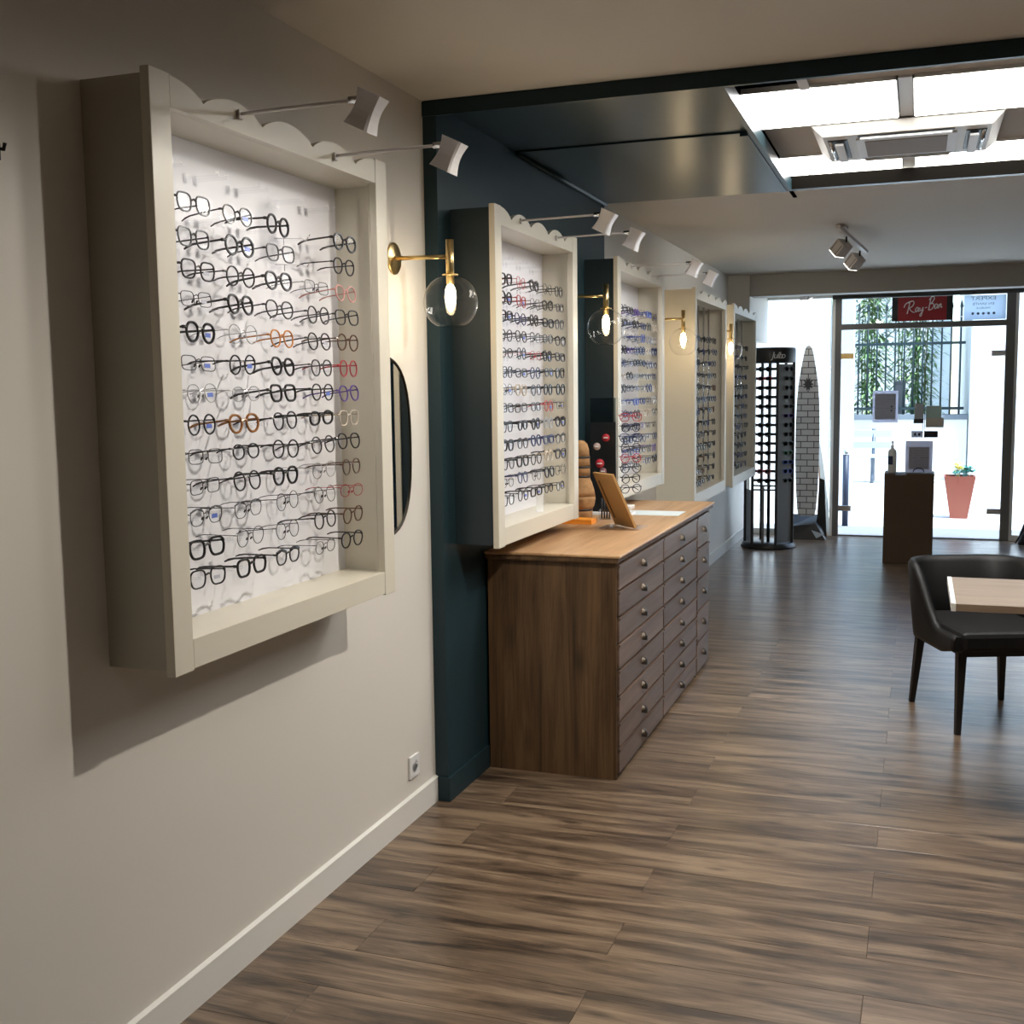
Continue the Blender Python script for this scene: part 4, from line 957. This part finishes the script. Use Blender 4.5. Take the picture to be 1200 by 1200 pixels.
MB().cbox((-.118, -.05, 0), (.118, .05, .004), .001).build('foot', CLEAR, e)
MB().box((-.112, 0, .004), (.112, .004, .278)).build('sheet', LIL, e)
MB().box((-.083, -.0015, .03), (.083, 0, .225)).build('printed_area', printed('sign_print', (.56, .56, .64), (.40, .40, .48), .11, .020), e)
MB().tube([(.045*cos(a_*.0+pi*i/8)+.0, -.012, .006+.035*sin(pi*i/8)) for i in range(9)], .0045, 6).build('clip', BLACKM, e)

# ------------------------------------------------------------------ chair and desk
chn = thing('tub_chair', 'black leatherette tub chair pushed towards the desk', 'chair', (2.005, 5.627, 0), R(21))
def upath(s):
    """plan of the shell: s 0..1 from one front corner round the back to the other"""
    W, Dp, rc_ = .235, .285, .13
    segs = [(( -W, -Dp), (-W, Dp-rc_)), None, ((-W+rc_, Dp), (W-rc_, Dp)), None, ((W, Dp-rc_), (W, -Dp))]
    lens = [2*Dp-rc_, pi*rc_/2, 2*(W-rc_), pi*rc_/2, 2*Dp-rc_]; T = sum(lens); d_ = s*T
    for i, l in enumerate(lens):
        if d_ <= l+1e-9 or i == 4:
            u = min(1, d_/l)
            if segs[i]: return Vector((segs[i][0][0]+(segs[i][1][0]-segs[i][0][0])*u, segs[i][0][1]+(segs[i][1][1]-segs[i][0][1])*u, 0))
            if i == 1: a = pi-u*pi/2; return Vector((-W+rc_+rc_*cos(a), Dp-rc_+rc_*sin(a), 0))
            a = pi/2-u*pi/2; return Vector((W-rc_+rc_*cos(a), Dp-rc_+rc_*sin(a), 0))
        d_ -= l
N = 44; b = MB(); prof_n = 8
def sm(x): x = max(0, min(1, x)); return x*x*(3-2*x)
for i in range(N+1):
    s_ = i/N; p = upath(s_); q = upath(min(1, s_+.01))-upath(max(0, s_-.01)); q.normalize(); nrm = Vector((-q.y, q.x, 0))   # outward (left of travel)
    e_ = min(s_, 1-s_)*2
    zt = .445+.275*sm((e_-.26)/.34); zb = .350+.03*sm((.2-e_)/.2)
    th = .020; lean = .035*(zt-.44)/.28
    out = nrm*1.0
    if (p+nrm).length < (p-nrm).length: out = -nrm
    ring = []
    for o_, z in ((-th, zb), (th, zb), (th+.004, zb+.02), (th+lean*.6, (zb+zt)/2), (th+lean, zt-.02), (th*.4+lean, zt), (-th*.6+lean, zt-.004), (-th+lean*.8, zt-.03), (-th, (zb+zt)/2)):
        ring.append(p+out*o_+Vector((0, 0, z)))
    b.v += [tuple(v) for v in ring]
K = 9
for i in range(N):
    for j in range(K): b.f.append((i*K+j, i*K+(j+1) % K, (i+1)*K+(j+1) % K, (i+1)*K+j)); b.m.append(0); b.sm.append(True)
b.f.append(tuple(range(K))); b.m.append(0); b.sm.append(False); b.f.append(tuple(range(N*K, N*K+K))[::-1]); b.m.append(0); b.sm.append(False)
b.build('shell_back', LEATHER, chn)
MB().cbox((-.222, -.30, .375), (.222, .25, .462), .022).build('seat', LEATHER, chn)
MB().box((-.21, -.27, .350), (.21, .25, .378)).build('seat_frame', LEGB, chn)
for x, y in ((-1, -1), (1, -1), (-1, 1), (1, 1)):
    MB().tube([(x*.222, y*.272, 0), (x*.200, y*.235, .36)], [.016, .027], 4, cap=True).build('leg', LEGB, chn)
dk = thing('desk', 'light timber desk with a white edge in front of the black chair', 'desk', (2.55, 4.72, 0))
MB().cbox((-.705, -.305, .722), (.70, .315, .75), .002).build('desk_top', TABLEW, dk)
MB().box((-.722, -.306, .721), (-.7055, .316, .7505)).build('edge_band', mat('white_edge_band', (.72, .72, .70), .5), dk)
for x in (-.15, .62):
    MB().box((x-.015, -.25, .0), (x+.015, .25, .722)).build('leg_panel', TABLEW, dk)
MB().box((-.13, -.01, .45), (.60, .01, .72)).build('modesty_panel', TABLEW, dk)

# ------------------------------------------------------------------ ceiling spotlights
def twin_spot(loc, rz, label, aim, energy, heads=2, group='ceiling spotlights', color=(1, .93, .82), size=150):
    e = thing('ceiling_spotlight', label, 'spotlight', loc, rz, group)
    MB().cbox((-.028, -.06, -.022), (.028, .06, 0), .004).tube([(0, 0, -.02), (0, 0, -.045)], .009, 8).build('mount', LAMPW, e)
    MB().obox((0, .20*heads-.05, -.053), (.014, 0, 0), (0, .24*heads, -.015*heads), (0, 0, .011)).build('bar', LAMPW, e)
    for i in range(heads):
        y = .14+.46*i; zz = -.085-.045*i
        M = Matrix.Translation((0, y, zz)) @ Matrix(((1, 0, 0, 0), (0, 1, 0, 0), (0, 0, 1, 0), (0, 0, 0, 1))) @ Vector(aim).to_track_quat('-Z', 'Y').to_matrix().to_4x4()
        MB().tube([(0, y, zz+.03), (0, y, zz-.008)], .006, 8).build('pivot', BLACKM, e)
        h = MB().cbox((-.050, -.040, -.105), (.050, .040, -.01), .006).xf(M).build('head', LAMPW, e)
        MB().box((-.044, -.034, -.108), (.044, .034, -.104)).xf(M).build('lamp_face', emis('spot_face_glow', (1, .95, .85), 8.0) if 'spot_face_glow' not in MATS else MATS['spot_face_glow'], h)
        for s_ in (-.3, .3): MB().box((-.052, s_*.08-.002, -.10), (.052, s_*.08+.002, -.02)).xf(M).build('fin', mat('fin_grey', (.12, .115, .11), .4), h)
        l = D.lights.new('spotlight_lamp', 'SPOT'); l.energy = energy; l.spot_size = R(size); l.spot_blend = .6; l.shadow_soft_size = .035; l.color = color
        lo = D.objects.new('spotlight_lamp', l); col.objects.link(lo); lo.parent = e; lo.matrix_local = M @ Matrix.Translation((0, 0, -.112))
    return e
twin_spot((1.205, 7.78, ZC), R(-8), 'twin white spotlight on the ceiling past the blue section', (-.75, .35, -.8), 12)
twin_spot((.62, 11.42, ZC), R(0), 'small white spotlight on the bay ceiling above the surfboard', (.2, .3, -.9), 6, heads=1)
def downlight(x, y, label, energy):
    e = thing('downlight', label, 'downlight', (x, y, ZC), 0, 'recessed ceiling downlights')
    MB().lathe([(.040, -.001), (.052, -.001), (.052, -.005), (.044, -.007), (.040, -.003)], n=28).build('trim_ring', WHITEP, e)
    MB().lathe([(0, -.0015), (.040, -.0015), (.040, -.0005), (0, -.0005)], n=24).build('lamp_face', emis('downlight_glow', (1, .95, .85), 12.0) if 'downlight_glow' not in MATS else MATS['downlight_glow'], e)
    l = D.lights.new('downlight_lamp', 'SPOT'); l.energy = energy; l.spot_size = R(165); l.spot_blend = .5; l.shadow_soft_size = .03; l.color = (1, .93, .82)
    lo = D.objects.new('downlight_lamp', l); col.objects.link(lo); lo.parent = e; lo.location = (0, 0, -.012)
downlight(1.62, 3.05, 'round recessed downlight in the ceiling facing the first case', CEIL_W)
downlight(2.05, .72, 'round recessed downlight in the ceiling nearer the back of the shop', CEIL_W*.06)
